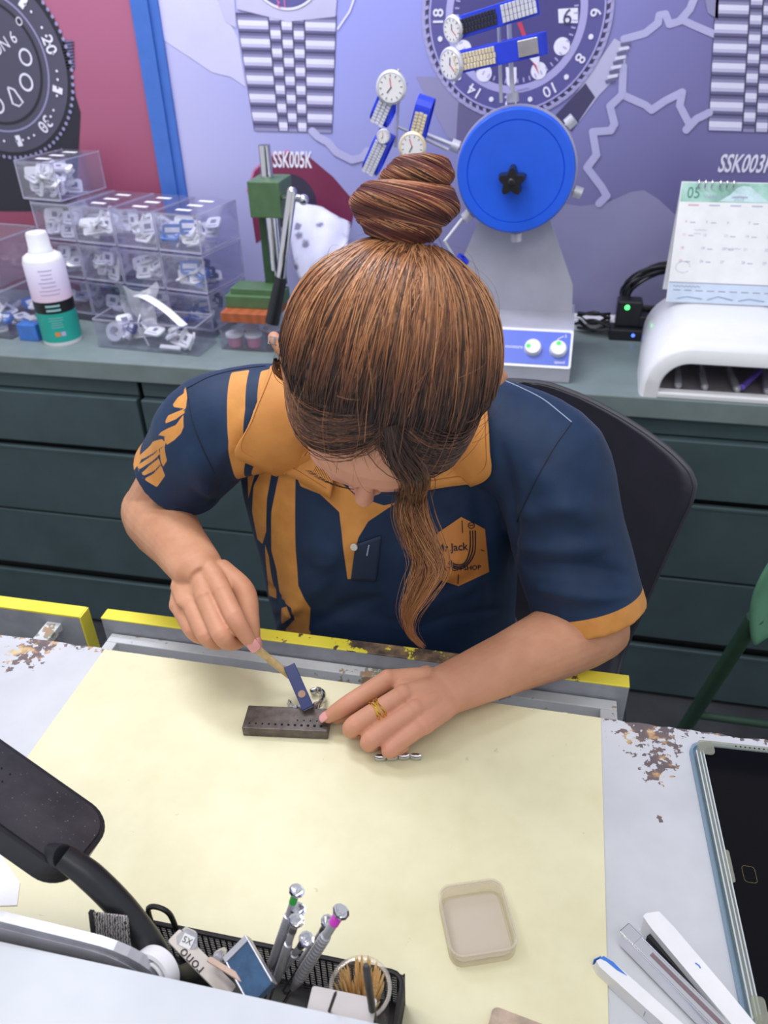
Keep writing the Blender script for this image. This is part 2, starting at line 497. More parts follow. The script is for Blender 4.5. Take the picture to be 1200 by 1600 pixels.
mp.poly([W(826, 90, 11), W(843, 88, 11), W(842, 106, 11)], PI_['white'])
mp.poly([W(872, 14, 9), W(903, 12, 9), W(903, 36, 9), W(873, 36, 9)], PI_['white'])
q_ = py(887, 25, WY); wall_text(mp, '6', q_[0], q_[2], .04, 11, PI_['gd'], 0)
q_ = py(795, 63, WY); wall_text(mp, 'Infon', q_[0], q_[2], .026, 10, PI_['white'], .12, .9, .25)
q_ = py(818, 137, WY); mp.stroke([(808, 140), (826, 136)], 2, PX(10), PI_['line'])
for i in range(9):
    f = i/8; mp.stroke([(938 + 34*f*.7 + 8, 66 + (1-f)*58 + 4), (938 + 34*f*.7 + 30*.8, 66 + (1-f)*58 - 8 + 22*.4)], 5, PX(5), PI_['g4' if i % 2 else 'g1'])
for s_, x_, y_, w_ in (('SSK005K', 457, 248, .122), ('SSK003K', 1166, 254, .145)):
    q_ = py(x_, y_, WY); wall_text(mp, s_, q_[0], q_[2], .050, 3, PI_['white'], 0, .52 if w_ < .13 else .6, .10, bold=.02)
wp = mp.build('wall_poster', pm)
tag(wp, 'lilac wall panel printed with steel watches, a pale map line and model codes', 'poster')

# burgundy panel with a black diving watch
mb = M(); xl = -1.75; xr = py(222, 150, WY)[0] + .045
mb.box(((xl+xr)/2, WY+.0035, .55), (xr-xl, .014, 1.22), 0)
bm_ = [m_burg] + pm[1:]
c_ = py(-12, 98, WY); CX, CZ = c_[0], c_[2]
RR = py(112, 98, WY)[0] - CX
mb.poly([W(-60, 180, 1), W(112, 110, 1), W(118, 150, 1), W(126, 176, 1), W(124, 214, 1), W(118, 330, 1), W(-60, 330, 1)], PI_['dark'])
mb.poly([W(92, 66, 2), W(112, 62, 2), W(117, 106, 2), W(104, 110, 2)], PI_['g1'])
for i in range(9): mb.stroke([(97, 68 + i*5), (116, 66 + i*5)], 2, PX(3), PI_['dark'])
wall_circle(mb, CX, CZ, 0, RR, 3, PI_['dark'])
for i in range(84):
    a = 2*PI*i/84; wall_circle(mb, CX + RR*1.0*math.cos(a), CZ + RR*math.sin(a), 0, .0045, 4, PI_['g2'], 8)
wall_circle(mb, CX, CZ, 0, RR*.94, 5, PI_['mid']); wall_circle(mb, CX, CZ, RR*.70, RR*.72, 6, PI_['g2'])
wall_circle(mb, CX, CZ, 0, RR*.70, 6, PI_['mid']); wall_circle(mb, CX, CZ, 0, RR*.64, 7, PI_['dark'])
wall_circle(mb, CX, CZ, 0, RR*.61, 8, PI_['mid'])
for i in range(60):
    a = 2*PI*i/60
    if i % 5: wall_circle(mb, CX + RR*.82*math.cos(a), CZ + RR*.82*math.sin(a), 0, .003, 8, PI_['white'], 8)
for n_, deg in ((20, 12), (30, -51), (10, 75), (40, -114), (50, -177)):
    a = math.radians(deg); wall_text(mb, str(n_), CX + RR*.82*math.cos(a), CZ + RR*.82*math.sin(a), RR*.19, 8, PI_['white'], a - PI/2, 1.0, bold=.01)
for deg in (44, -19.5, -82):
    a = math.radians(deg); mb.stroke([(CX + RR*.76*math.cos(a), CZ + RR*.76*math.sin(a)), (CX + RR*.88*math.cos(a), CZ + RR*.88*math.sin(a))], .014, lambda x, z: (x, WY-.008, z), PI_['white'])
for px_, py_, rx in ((43, 89, .017), (44, 128, .018), (0, 164, .017), (33, 33, .008)):
    q_ = py(px_, py_, WY); wall_circle(mb, q_[0], q_[2], rx*.75, rx, 9, PI_['white'], 24, 1.1)
mb.stroke([(12, 136), (20, 162), (30, 166), (36, 160), (22, 140), (12, 136)], 2.5, PX(10), PI_['white'])
q_ = py(14, 64, WY); wall_text(mb, 'MON 6', q_[0]-.02, q_[2]-.01, .036, 10, PI_['white'], .45, .9)
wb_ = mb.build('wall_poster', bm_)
tag(wb_, 'burgundy wall panel printed with a black diving watch', 'poster')
# blue strip between the panels
a_, b_ = py(208, 0, WY-.01)[0], py(245, 0, WY-.01)[0]
ms = M(); ms.box(((a_+b_)/2 - .012, WY-.008, .55), ((b_-a_)*.74, .024, 1.22), 0); ms.box((b_-.012, WY-.004, .55), (.026, .016, 1.22), 0)
ms.build('trim_1', mat('blue_strip', (66, 110, 192), .35, var=.03), bevel=.001, kind='structure')

# ---- back counter: worktop and drawer cabinets
m_top = mat('counter_laminate', (124, 138, 138), .45, var=.05, vscale=12, bump=.05, bscale=900)
m_cab = mat('cabinet_green', (70, 88, 92), .42, var=.07, vscale=7, bump=.04, bscale=500)
m_gap = mat('cabinet_shadow_core', (14, 18, 20), .7, var=0)
CY = 1.495
t = M(); t.box((-.45, (CY+WY-.006)/2, -.0225), (3.3, WY-.006-CY, .045))
tag(t.build('back_counter', m_top, bevel=.003), 'long grey green laminate worktop along the back wall', 'worktop')
def cabinet(xa, xb, label):
    r = thing('drawer_cabinet', label, 'cabinet', ((xa+xb)/2, CY+.22, FLOOR), 'drawer cabinets under the back counter')
    w = xb - xa; z = -FLOOR
    b = M(); b.box((0, .0, (z-.046)/2), (w-.004, .40, z-.046)); b.build('carcass', m_gap, r)
    for za, zb in ((-.046-.002, -.086), (-.088, -.222), (-.246, -.428), (-.434, -.612), (-.648, -.79)):
        f = M(); d = .018 if za > -.06 else 0
        f.box((0, -.212 + d, z + (za+zb)/2), (w-.006, .022, za-zb))
        if za < -.2 and abs(za+.434) > .01: f.box((0, -.218, z+za+.004), (w-.006, .014, .010))   # finger lip
        f.build('drawer_front' if d == 0 else 'apron', m_cab, r, bevel=.0025)
    return r
cabinet(-1.78, -.905, 'dark green drawer cabinet under the left end of the back counter')
cabinet(-.90, -.02, 'dark green drawer cabinet behind the seated person')
cabinet(-.015, .88, 'dark green drawer cabinet under the white arched lamp unit')
# ================================================================ the work desk and what lies on it
m_steel = mat('steel', (200, 200, 206), .25, 1.0, var=.05)
m_steel2 = mat('steel_satin', (190, 190, 198), .38, .55, var=.08)
m_chrome = mat('chrome', (225, 225, 230), .12, 1.0, var=0)
m_blackp = mat('black_plastic', (30, 31, 36), .38, var=.1, vscale=60)
m_blackm = mat('black_metal', (44, 42, 44), .45, .3, var=.12, vscale=80)
m_whitep = mat('white_plastic', (236, 236, 240), .35, var=.02)
m_paper = mat('paper', (240, 240, 242), .7, var=.02)
m_clear = clear_mat('clear_plastic')
m_frost = clear_mat('frosted_plastic', (250, 247, 242), .20, .09, .22, (250, 246, 240))

# worktop with flaking grey paint along the edge on the worker's side
t = NT('desk_paint')
co = t.co()
def dist_to(x, y, r):
    v = t.n('ShaderNodeVectorMath', operation='DISTANCE'); t.l(co, v.inputs[0]); v.inputs[1].default_value = (x, y, 0)
    return t.math('MULTIPLY', v.outputs['Value'], 1.0/r)
near = dist_to(.150, .635, .062)
for x, y, r in ((.157, .592, .030), (.150, .572, .022), (-.590, .638, .05), (-.600, .615, .045), (.14, .64, .05), (.02, .65, .03), (.152, .520, .007)): near = t.math('MINIMUM', near, dist_to(x, y, r))
xyz = t.sep(co)
edge = t.math('MULTIPLY', t.math('ABSOLUTE', t.math('SUBTRACT', xyz[1], .640)), 1/.016)
near = t.math('MINIMUM', near, t.math('ADD', edge, .35))
n1 = t.noise(105, 5, .62, co)
chip = t.math('GREATER_THAN', t.math('SUBTRACT', n1, t.math('MULTIPLY', near, .33)), .372)
wood = t.ramp(t.noise(38, 3, .6, co), [(.42, (104, 92, 94)), (.53, (118, 102, 98)), (.58, (186, 148, 105)), (.7, (214, 196, 150))])
paint = t.ramp(t.noise(9, 4, .6, co), [(.3, (192, 194, 200)), (.7, (208, 210, 216))])
t.color(t.mix(chip, paint, wood)); t.set(Roughness=.38)
t.bump(t.math('SUBTRACT', 1, chip), .35, .0006)
m_desk = t.m
m_deskside = mat('desk_edge', (140, 118, 100), .7, var=.2, vscale=40)
rnd = random.Random(3)
xs = np.arange(-1.15, .9, .011)
far = [(x, .6405 + (rnd.random()-.5)*.0032*(1.0 if x > .09 or x < -.5 else .4)) for x in xs]
poly = [(-1.15, .02)] + [(.89, .02)] + [p for p in far[::-1]]
t = M(); t.prism(poly, -.028, 0, 0)
tag(t.build('work_desk', [m_desk]), 'pale grey painted workbench top with brown flaking chips along its far edge', 'desk')

# cream work mat
t = NT('mat_vinyl')
co = t.co()
spots = t.math('GREATER_THAN', t.noise(55, 4, .7, co), .70)
n_ = t.noise(6, 5, .65, co)
base = t.ramp(n_, [(.30, (218, 211, 172)), (.6, (232, 227, 192))])
t.color(t.mix(t.math('MULTIPLY', spots, .3), base, (170, 160, 120))); t.set(Roughness=.55)
t.bump(t.noise(900, 2, .5, co), .22, .0004)
q = M(); q.box(((-.505+.097)/2, (.10+.6385)/2, .0011), (.602, .5385, .0018))
tag(q.build('desk_mat', t.m), 'cream textured work mat covering the middle of the workbench', 'mat')
# legs of the bench
m_grey = mat('grey_paint', (158, 160, 168), .45, var=.08, vscale=25)
m_greyd = mat('grey_paint_dark', (112, 114, 122), .5, var=.12, vscale=30)

# pull-out drawers with yellow-painted top edges
def chipped(name, thr, cx=None):
    t = NT(name); co = t.co()
    n = t.math('ADD', t.noise(34, 5, .68, co), t.math('MULTIPLY', t.math('SUBTRACT', t.noise(6, 2, .5, co), .5), .4))
    if cx is not None:
        far_ = t.math('MULTIPLY', t.math('ABSOLUTE', t.math('SUBTRACT', t.sep(co)[0], cx)), 1/.17)
        n = t.math('ADD', n, t.math('MULTIPLY', t.math('MAXIMUM', t.math('SUBTRACT', 1.0, far_), 0.0), .26))
    k = t.math('GREATER_THAN', n, thr)
    w = t.ramp(t.noise(45, 4, .6, co), [(.4, (82, 70, 62)), (.55, (128, 108, 88)), (.7, (172, 140, 100))])
    t.color(t.mix(k, t.ramp(t.noise(12, 3, .5, co), [(.3, (236, 222, 62)), (.7, (250, 238, 92))]), w)); t.set(Roughness=.42)
    t.bump(t.math('SUBTRACT', 1, k), .4, .0005); return t.m
m_yel = chipped('yellow_paint_worn', .655, .075)
m_yel2 = chipped('yellow_paint', .80)
t = NT('rim_paint_worn'); co = t.co()
far_ = t.math('MULTIPLY', t.math('ABSOLUTE', t.math('SUBTRACT', t.sep(co)[0], .06)), 1/.14)
k = t.math('GREATER_THAN', t.math('ADD', t.noise(48, 5, .65, co), t.math('MULTIPLY', t.math('MAXIMUM', t.math('SUBTRACT', 1.0, far_), 0.0), .16)), .64)
t.color(t.mix(k, t.ramp(t.noise(20, 3), [(.3, (196, 200, 205)), (.7, (214, 216, 220))]), t.ramp(t.noise(50, 3), [(.4, (140, 146, 128)), (.6, (170, 140, 110))]))); t.set(Roughness=.5)
m_rim = t.m
DR = (-.558, .135)
r = thing('bench_drawer', 'wide open grey bench drawer with worn yellow top edge in front of the person', 'drawer', ((DR[0]+DR[1])/2, .70, -.16))
w = DR[1]-DR[0]
b = M(); b.box((0, .025, .069), (w, .019, .136)); b.build('drawer_front', m_grey, r, bevel=.0015)
b = M(); b.box((0, .025, .1382), (w, .020, .0026)); b.build('painted_edge', m_yel, r, bevel=.001)
b = M()
for cx, cy, dx, dy in ((0, .006, w-.024, .016), (-w/2+.020, -.05, .016, .096), (w/2-.022, -.05, .020, .096)): b.box((cx, cy, .09), (dx, dy, .05))
b.build('tray_rim', [m_rim], r, bevel=.0012)
b = M(); b.box((0, -.055, .062), (w-.05, .11, .004)); b.build('tray_floor', m_greyd, r)
DL = (-.90, -.588)
r = thing('bench_drawer', 'short grey bench drawer with clean yellow edge at the far left of the bench', 'drawer', ((DL[0]+DL[1])/2, .70, -.16))
w = DL[1]-DL[0]
b = M(); b.box((0, .022, .069), (w, .021, .136)); b.build('drawer_front', m_grey, r, bevel=.001)
b = M(); b.box((0, .022, .1382), (w, .0215, .0026)); b.box((w/2+.0012, .022, .069), (.0024, .0215, .139)); b.build('painted_edge', m_yel2, r)
b = M(); b.box((w/2-.042, -.02, .117), (.022, .065, .012)); b.build('runner', m_rim, r, bevel=.001)

# ---- raised ledge on the customer's side
t = NT('ledge_laminate'); t.color(t.ramp(t.noise(5, 4), [(.3, (178, 182, 190)), (.7, (205, 209, 216))])); t.set(Roughness=.22)
LZ, LY = .12, .2365
r = thing('counter_ledge', 'glossy grey white raised counter ledge in the near left corner', 'ledge', (-.35, .1, 0))
b = M(); b.prism(rrect(1.3, .27, .006, 3), LZ-.016, LZ, 0, T(0, LY-.1-.135, 0)); b.build('shelf', t.m, r, bevel=.002)
b = M(); b.box((0, LY-.1-.2, LZ/2-.008), (1.28, .02, LZ-.017)); b.build('support_panel', m_grey, r)

# ---- silver rounded case standing behind the ledge
P = pz(105, 1478, LZ)
r = thing('silver_case', 'silver rounded case standing behind the ledge at the left edge', 'case', (P[0]-.06, .247, .002))
b = M(); prof = [(-.13, 0), (.10, 0), (.121, .03), (.127, .07)] + [(.125 - .05*(1-math.cos(a)), .092 + .036*math.sin(a)) for a in np.linspace(0, PI/2, 8)] + [(-.02, .134), (-.13, .138)]
b.prism(prof, -.0035, .0035, 0, RX(PI/2)); b.build('shell', m_steel2, r, bevel=.002, seg=3)
b = M(); b.prism([(x*.94-.002, .06+(z-.06)*.88) for x, z in prof], .0036, .0044, 0, RX(PI/2)); b.build('face_plate', mat('silver_face', (196, 194, 204), .25, .25, var=.06), r)

# ---- black mesh basket with tools
BX0, BX1, BY0, BY1, BH = -.312, -.062, .2575, .3045, .047
r = thing('mesh_basket', 'black wire mesh desk basket full of tools behind the ledge', 'basket', ((BX0+BX1)/2, (BY0+BY1)/2, .002))
bw, bd = BX1-BX0, BY1-BY0
b = M(); b.tube(smooth_path([(x, y, BH) for x, y in rrect(bw, bd, .010, 4)] + [(bw/2, bd/2-.010, BH)], 1), .0022, 8); b.build('rim', m_blackm, r)
b = M()
for i in range(49):
    x = -bw/2 + bw*i/48
    for y in (-bd/2, bd/2): b.box((x, y, BH/2), (.0012, .001, BH))
for i in range(13):
    z = BH*i/13
    for y in (-bd/2, bd/2): b.box((0, y, z+.001), (bw, .001, .0013))
    for x in (-bw/2, bw/2): b.box((x, 0, z+.001), (.001, bd, .0013))
for i in range(10):
    for x in (-bw/2, bw/2): b.box((x, -bd/2+bd*i/9, BH/2), (.001, .0012, BH))
b.box((0, 0, .0006), (bw, bd, .0012)); b.build('mesh_wall', m_blackm, r)
b = M(); xd = -.075
b.tube(smooth_path([(xd-.008, bd/2-.001, 0), (xd-.009, bd/2-.001, .060), (xd-.004, bd/2-.001, .074), (xd+.008, bd/2-.001, .072), (xd+.012, bd/2-.001, .055), (xd+.012, bd/2-.001, 0)], 4), .0022, 8)
b.build('divider_hoop', m_blackm, r)

# mesh strap at the basket's left end
t = NT('milanese_mesh'); wv = t.n('ShaderNodeTexWave', wave_type='BANDS'); wv.inputs['Scale'].default_value = 160; wv.inputs['Distortion'].default_value = 6; wv.inputs['Detail Scale'].default_value = 3
t.l(t.co(), wv.inputs['Vector']); t.color(t.ramp(wv.outputs['Fac'], [(.35, (70, 66, 66)), (.6, (208, 204, 200))])); t.set(Metallic=.6, Roughness=.35)
a0, a1, a2 = pd(150, 1492, .575), pd(156, 1426, .565), pd(212, 1500, .57)
fr = frame(a0, a2-a0, a1-a0)
b = M(); b.x = fr; hgt = np.linalg.norm(a1-a0)
b.box((.015, hgt*.45, 0), (.026, hgt*1.05, .0015)); r_ = b.build('mesh_strap', t.m)
tag(r_, 'woven steel mesh watch strap standing at the left end of the basket', 'strap')
b = M(); b.x = fr; b.box((.0005, hgt*.45, .0002), (.0032, hgt*1.1, .003)); b.build('edge_bar', m_blackm, r_)

# screwdrivers
def screwdriver(p_top, p_bot, ring, label, cap=.0052, rad=.0031):
    p_top, p_bot = np.array(p_top), np.array(p_bot); d = p_bot - p_top; L = np.linalg.norm(d)
    fr = frame(p_top, np.cross(d, (0, 1, .2)), (0, 0, 1)); z = Vector(-d).normalized(); x = Vector((1, 0, 0)); x = (x - z*x.dot(z)).normalized(); y = z.cross(x)
    m4 = Matrix.Identity(4)
    for i in range(3): m4[i][0] = x[i]; m4[i][1] = y[i]; m4[i][2] = z[i]; m4[i][3] = p_bot[i]
    r = thing('precision_screwdriver', label, 'screwdriver', m4, 'precision screwdrivers in the basket')
    b = M(); b.lathe([(0, L-.0050), (cap*.30, L-.0046), (cap*.88, L-.0004), (cap*1.12, L), (cap*1.1, L-.0014), (cap*.66, L-.0048), (cap*.5, L-.0066), (0, L-.0066)], 10, 0, None, False); b.build('swivel_cap', m_chrome, r)
    b = M(); b.lathe([(0, L-.0066), (rad*.92, L-.0066), (rad*.92, L-.013), (0, L-.013)], 16); b.build('colour_ring', ring, r)
    b = M(); b.lathe([(0, L-.0128), (rad*.8, L-.0128), (rad*.8, L-.026), (rad*.62, L-.0265), (rad*.62, L-.0275), (rad, L-.028), (rad, L*.45)], 16)
    for i in range(14):
        z0 = L-.030 - i*(L*.55-.032)/14
        b.lathe([(rad, z0), (rad*1.07, z0-.0006), (rad, z0-.0012)], 16)
    b.lathe([(rad, L*.45), (rad*.6, L*.40), (rad*.5, L*.38), (0, L*.38)], 16); b.build('grip', m_steel2, r)
    b = M(); b.lathe([(0, L*.385), (rad*.33, L*.385), (rad*.3, .004), (rad*.36, 0), (0, 0)], 10); b.build('blade', m_steel, r)
gr = mat('ring_green', (40, 160, 60), .4, var=0); mg = mat('ring_magenta', (214, 70, 200), .4, var=0); gy = mat('ring_steel', (150, 150, 158), .3, 1, var=0); bk = mat('ring_black', (50, 48, 50), .4, var=0)
def sd(x, y, D, bx, by, ring, label, **k): screwdriver(pd(x, y, D), (bx-.020, by, .006), ring, label, **k)
sd(464, 1391, .565, -.157, .272, gr, 'small steel screwdriver with a green ring, tallest in the basket')
sd(466, 1420, .572, -.153, .278, gy, 'small steel screwdriver right behind the green ringed one', rad=.0029)
sd(463, 1438, .560, -.149, .268, gy, 'small steel screwdriver leaning below the green ringed one')
sd(479, 1467, .565, -.158, .284, bk, 'small screwdriver with a faceted silver cap in the middle of the cluster')
sd(513, 1440, .585, -.140, .294, gy, 'small steel screwdriver half hidden behind the magenta ringed one')
sd(533, 1424, .560, -.144, .262, mg, 'thick knurled screwdriver with a magenta ring', cap=.0058, rad=.0042)

# toothpicks in a clear jar
JX, JY = -.0905, .2810
r = thing('clear_jar', 'small round clear plastic jar holding toothpicks at the right end of the basket', 'jar', (JX, JY, .0035))
b = M(); b.lathe([(0, 0), (.0195, 0), (.0205, .002), (.0212, .056), (.0222, .058), (.0222, .062), (.0205, .062), (.0200, .004), (0, .003)], 36); b.build('wall', clear_mat('jar_clear', (252, 252, 252), .025, .10), r)
b = M(); b.lathe([(.0205, .0622), (.0222, .0635), (.0235, .0625), (.0226, .061), (.0205, .061)], 36); b.build('rim', m_frost, r)
m_pick = mat('toothpick_wood', (242, 208, 150), .6, var=.06, vscale=80)
b = M(); b.tube([(0, 0, 0), (0, 0, .004), (0, 0, .060), (0, 0, .067)], [.0003, .00095, .00095, .0002], 6); proto = b.build('toothpick', m_pick)
rn = random.Random(11)
for i in range(76):
    a = rn.uniform(0, 2*PI); rr = .0150*math.sqrt(rn.random())
    bx, by = .5*rr*math.cos(a), .5*rr*math.sin(a)
    a2 = a + rn.uniform(-.3, .3); lean = rn.uniform(.012, .021) if rn.random() < .75 else .006
    if math.sin(a2) < -.4 and rn.random() < .6: a2 += 1.6
    tx, ty = lean*math.cos(a2)*.86, lean*math.sin(a2)*.86
    z = Vector((tx-bx, ty-by, .058)).normalized(); x = z.orthogonal().normalized(); y = z.cross(x); m4 = Matrix.Identity(4)
    for k in range(3): m4[k][0] = x[k]; m4[k][1] = y[k]; m4[k][2] = z[k]
    m4 = T(JX+bx, JY+by, .0075 + rn.uniform(0, .003)) @ m4
    o = proto if i == 0 else proto.copy()
    if i: COL.objects.link(o)
    o.matrix_world = m4
    tag(o, 'pale wooden toothpick standing in the small round clear jar', 'toothpick', 'toothpicks in the clear jar')
# two dark rods
def rod(p, q, r_, label, name, m=m_blackm, tip=None):
    b = M(); b.tube([p, np.array(p)*.97+np.array(q)*.03, q], [r_*.6, r_, r_ if tip is None else tip], 12, sm=True); return tag(b.build(name, m), label, 'tool')
rod(pd(572, 1508, .50), (-.0745, .2635, .008), .0026, 'thick dark metal rod standing before the toothpick jar', 'metal_punch')
rod(pd(525, 1550, .515), (-.122, .2590, .008), .0011, 'thin dark pin rod standing at the basket\'s front rim', 'metal_punch')
# cards, blue clip, roll
def slab(name, p0, px_, py_, th, mats, label, cat, r0=.002, extra=None):
    p0, px_, py_ = map(np.array, (p0, px_, py_)); w = np.linalg.norm(px_-p0); fr = frame(p0, px_-p0, py_-p0)
    h = float(np.array(fr.col[1][:3]).dot(py_-p0))
    b = M(); b.x = fr; b.prism([(x+w/2, y+h/2) for x, y in rrect(w, h, min(r0, w/3, h/3), 3)], -th, 0, 0)
    if extra: extra(b, w, h)
    return tag(b.build(name, mats), label, cat), fr, w, h
slab('paper_card', pd(478, 1584, .540), pd(582, 1606, .535), pd(490, 1540, .556), .0006, mat('card_grey', (196, 190, 188), .6, var=.02), 'plain pale card standing before the toothpicks', 'card')
o, fr, w, h = slab('printed_card', pd(262, 1470, .575), pd(352, 1562, .56), pd(285, 1455, .585), .0012, mat('card_warm', (206, 198, 190), .6, var=.03), 'beige card printed with dark letters leaning beside the lamp arm', 'card')
b = M(); b.x = fr; b.text('rono', .012, 0, T(w*.38, h*.40, .0004) @ RZ(PI), .9); b.build('lettering', mat('ink_black', (40, 40, 44), .6, var=0), o)
o, fr, w, h = slab('blue_clip_case', pd(386, 1466, .575), pd(352, 1500, .57), pd(440, 1520, .548), .006, [mat('case_blue', (52, 84, 118), .3, var=.14, vscale=120)], 'small metal case with a scratched blue face standing in the basket', 'case')
b = M(); b.x = fr
b.box((w/2, 0, -.003), (w*1.08, .005, .009)); b.box((0, h*.5, -.003), (.0014, h, .008)); b.box((w, h*.5, -.003), (.0014, h, .008)); b.build('metal_frame', m_steel2, o, bevel=.0012)
o, fr, w, h = slab('brown_card', pd(392, 1545, .552), pd(322, 1502, .565), pd(398, 1538, .556), .001, mat('card_tan', (196, 170, 152), .6, var=.05), 'narrow tan strip lying below the blue faced case', 'card')
c_ = pd(292, 1470, .58)
b = M(); b.x = T(*c_) @ RY(.5) @ RX(.5); b.prism(circ(.0085, 6), -.009, .002, 0); b.prism(circ(.0045, 12), -.017, -.009, 0)
o = b.build('faceted_stopper', clear_mat('clear_acrylic', (235, 235, 242), .35, .3, .05), bevel=.0008); tag(o, 'clear hexagonal stopper with a white sticker leaning on the basket rim', 'stopper')
b = M(); b.x = T(*c_) @ RY(.5) @ RX(.5); b.box((0, 0, .0024), (.0085, .0085, .0005)); b.text('5X', .006, 1, T(0, -.0015, .003)); b.build('sticker', [m_paper, mat('ink_black', (40, 40, 44))], o)
c_ = pd(238, 1525, .565)
b = M(); xf = T(*c_) @ RY(-.3) @ RX(1.0)
b.x = xf
for k, (ra, rb, za, zb) in enumerate(((.016, .019, -.006, .006), (.012, .0135, -.005, .0065))): b.lathe([(ra, za), (rb, za), (rb, zb), (ra, zb), (ra, za)], 40)
tag(b.build('tape_roll', m_whitep), 'white plastic roll standing in the basket left of the lamp arm', 'roll')
c_ = pd(340, 1497, .573)
b = M(); b.x = T(*c_) @ RX(.9); b.lathe([(0, .003), (.003, .003), (.0042, .001), (.0042, -.004), (.0025, -.012), (0, -.012)], 8); tag(b.build('clear_stud', clear_mat('clear_acrylic')), 'tiny clear faceted stud beside the blue faced case', 'stud')

# ---- black desk lamp
r = thing('desk_lamp', 'black desk lamp with a curved arm at the left edge of the bench', 'lamp', (-.225, .2795, .0035))
def rel(p): return np.array(p) - np.array((-.225, .2795, .0035))
b = M()
arm = [rel(pd(*q)) for q in ((98, 1338, .575), (140, 1368, .577), (190, 1418, .58), (233, 1474, .583), (268, 1530, .587))]
arm += [np.array((.004, 0, .035)), np.array((0, 0, .004))]
b.tube(smooth_path(arm, 6), lerp_list([.0085, .0100, .0102, .0102, .0100, .0095, .0095], len(smooth_path(arm, 6))), 20); b.build('arm', m_blackp, r)
b = M(); b.lathe([(0, -.0005), (.018, -.0005), (.018, .004), (.012, .006), (0, .006)], 28); b.build('base', m_blackp, r)
c0, c1, c2 = pd(182, 1282, .63), pd(-70, 1105, .63), pd(60, 1340, .57)
fr = frame(c0, c1-c0, c2-c0); fr = T(*(-np.array((-.225, .2795, .0035)))) @ fr
w = np.linalg.norm(c1-c0); h = float(np.dot(c2-c0, np.cross(np.cross(c1-c0, c2-c0), c1-c0))/np.linalg.norm(np.cross(np.cross(c1-c0, c2-c0), c1-c0)))
b = M(); b.x = fr
sgn = -1 if (fr.to_3x3() @ Vector((0, 0, 1))).z > 0 else 1
po = [(x+w/2, y+h/2) for x, y in rrect(w, h, .024, 8)]; pin = [(x+w/2, y+h/2) for x, y in rrect(w*.94, h*.88, .020, 8)]
b.prism(po, min(0, sgn*.020), max(0, sgn*.020), 0, sm=False)
b.build('head', m_blackp, r, bevel=.0045, seg=4)
m_dust = NT('dusty_black'); k_ = m_dust.math('GREATER_THAN', m_dust.noise(420, 3, .7), .70)
m_dust.color(m_dust.mix(k_, m_dust.ramp(m_dust.noise(28, 4), [(.3, (34, 33, 38)), (.7, (58, 56, 60))]), (150, 150, 155))); m_dust.set(Roughness=.42)
b = M(); b.x = fr; b.prism(pin, 0, -sgn*.0012, 0)
for i in range(5):
    for j in range(3): b.x = fr @ T(w*.55+i*.008, h*.35+j*.009, -sgn*.0014); b.prism(circ(.0007, 8), 0, -sgn*.0004, 1)
b.build('top_panel', [m_dust.m, mat('hole_black', (8, 8, 8), .9, var=0)], r, bevel=.0006)
b = M(); b.x = fr; b.prism([(x+w/2, y+h/2) for x, y in rrect(w*.9, h*.85, .018, 6)], sgn*.0202, sgn*.024, 0); b.build('light_panel', mat('lamp_diffuser', (220, 215, 210), .3, var=0), r)
b = M(); q1 = rel(pd(98, 1338, .575)); q0 = fr @ Vector((w*.19, h*.80, sgn*.0125)); b.tube([np.array(q0), (np.array(q0)+q1)/2, q1], [.0075, .0085, .0085], 16); b.build('neck', m_blackp, r)

# ---- paper scraps at the left
b = M(); b.prism([(-.50, .30), (-.418, .318), (-.428, .338), (-.462, .36), (-.52, .375)], .0022, .0032); tag(b.build('paper_sheet', m_paper), 'white paper scrap under the black lamp head', 'paper')

# ---- clear box
r = thing('clear_box', 'small square frosted clear plastic box lying empty on the mat', 'box', T(-.0125, .3775, .002) @ RZ(math.radians(20)))
o_, i_ = rrect(.057, .062, .011, 7), rrect(.0535, .0585, .0095, 7)
b = M(); b.shell(o_, 0, .016, .0015, 0, None, True, i_); b.build('tray', m_frost, r)
b = M(); o2, i2 = rrect(.0585, .0635, .0115, 7), rrect(.0555, .0605, .010, 7)
b.shell(o2, .0125, .0185, .001, 0, None, False, i2); b.build('rim', m_frost, r)
b = M(); b.prism(rrect(.050, .055, .008, 6), .0016, .0022); b.build('inner_pad', clear_mat('milky_pad', (244, 238, 230), .5, .03, .4, (236, 228, 214)), r)

# ---- steel bracelet block with holes
r = thing('holding_block', 'dark brown steel block with rows of holes on the mat', 'block', T(-.2415, .5625, .002) @ RZ(math.radians(7.5)))
m_blk = mat('gunmetal', (104, 94, 90), .45, .35, var=.18, vscale=90)
b = M(); b.box((0, 0, .0065), (.094, .033, .013)); b.build('body', m_blk, r, bevel=.0012)
m_hole = mat('hole_black', (8, 8, 8), .9, var=0)
b = M()
for i in range(12): b.prism(circ(.0010 + .0007*i/11, 12), .0128, .0133, 0, T(-.040 + i*.0072, -.0095, 0))
for i in range(5): b.prism(circ(.0009, 10), .0128, .0133, 0, T(.012 + i*.0072, -.0025, 0))
b.build('drilled_hole', m_hole, r)

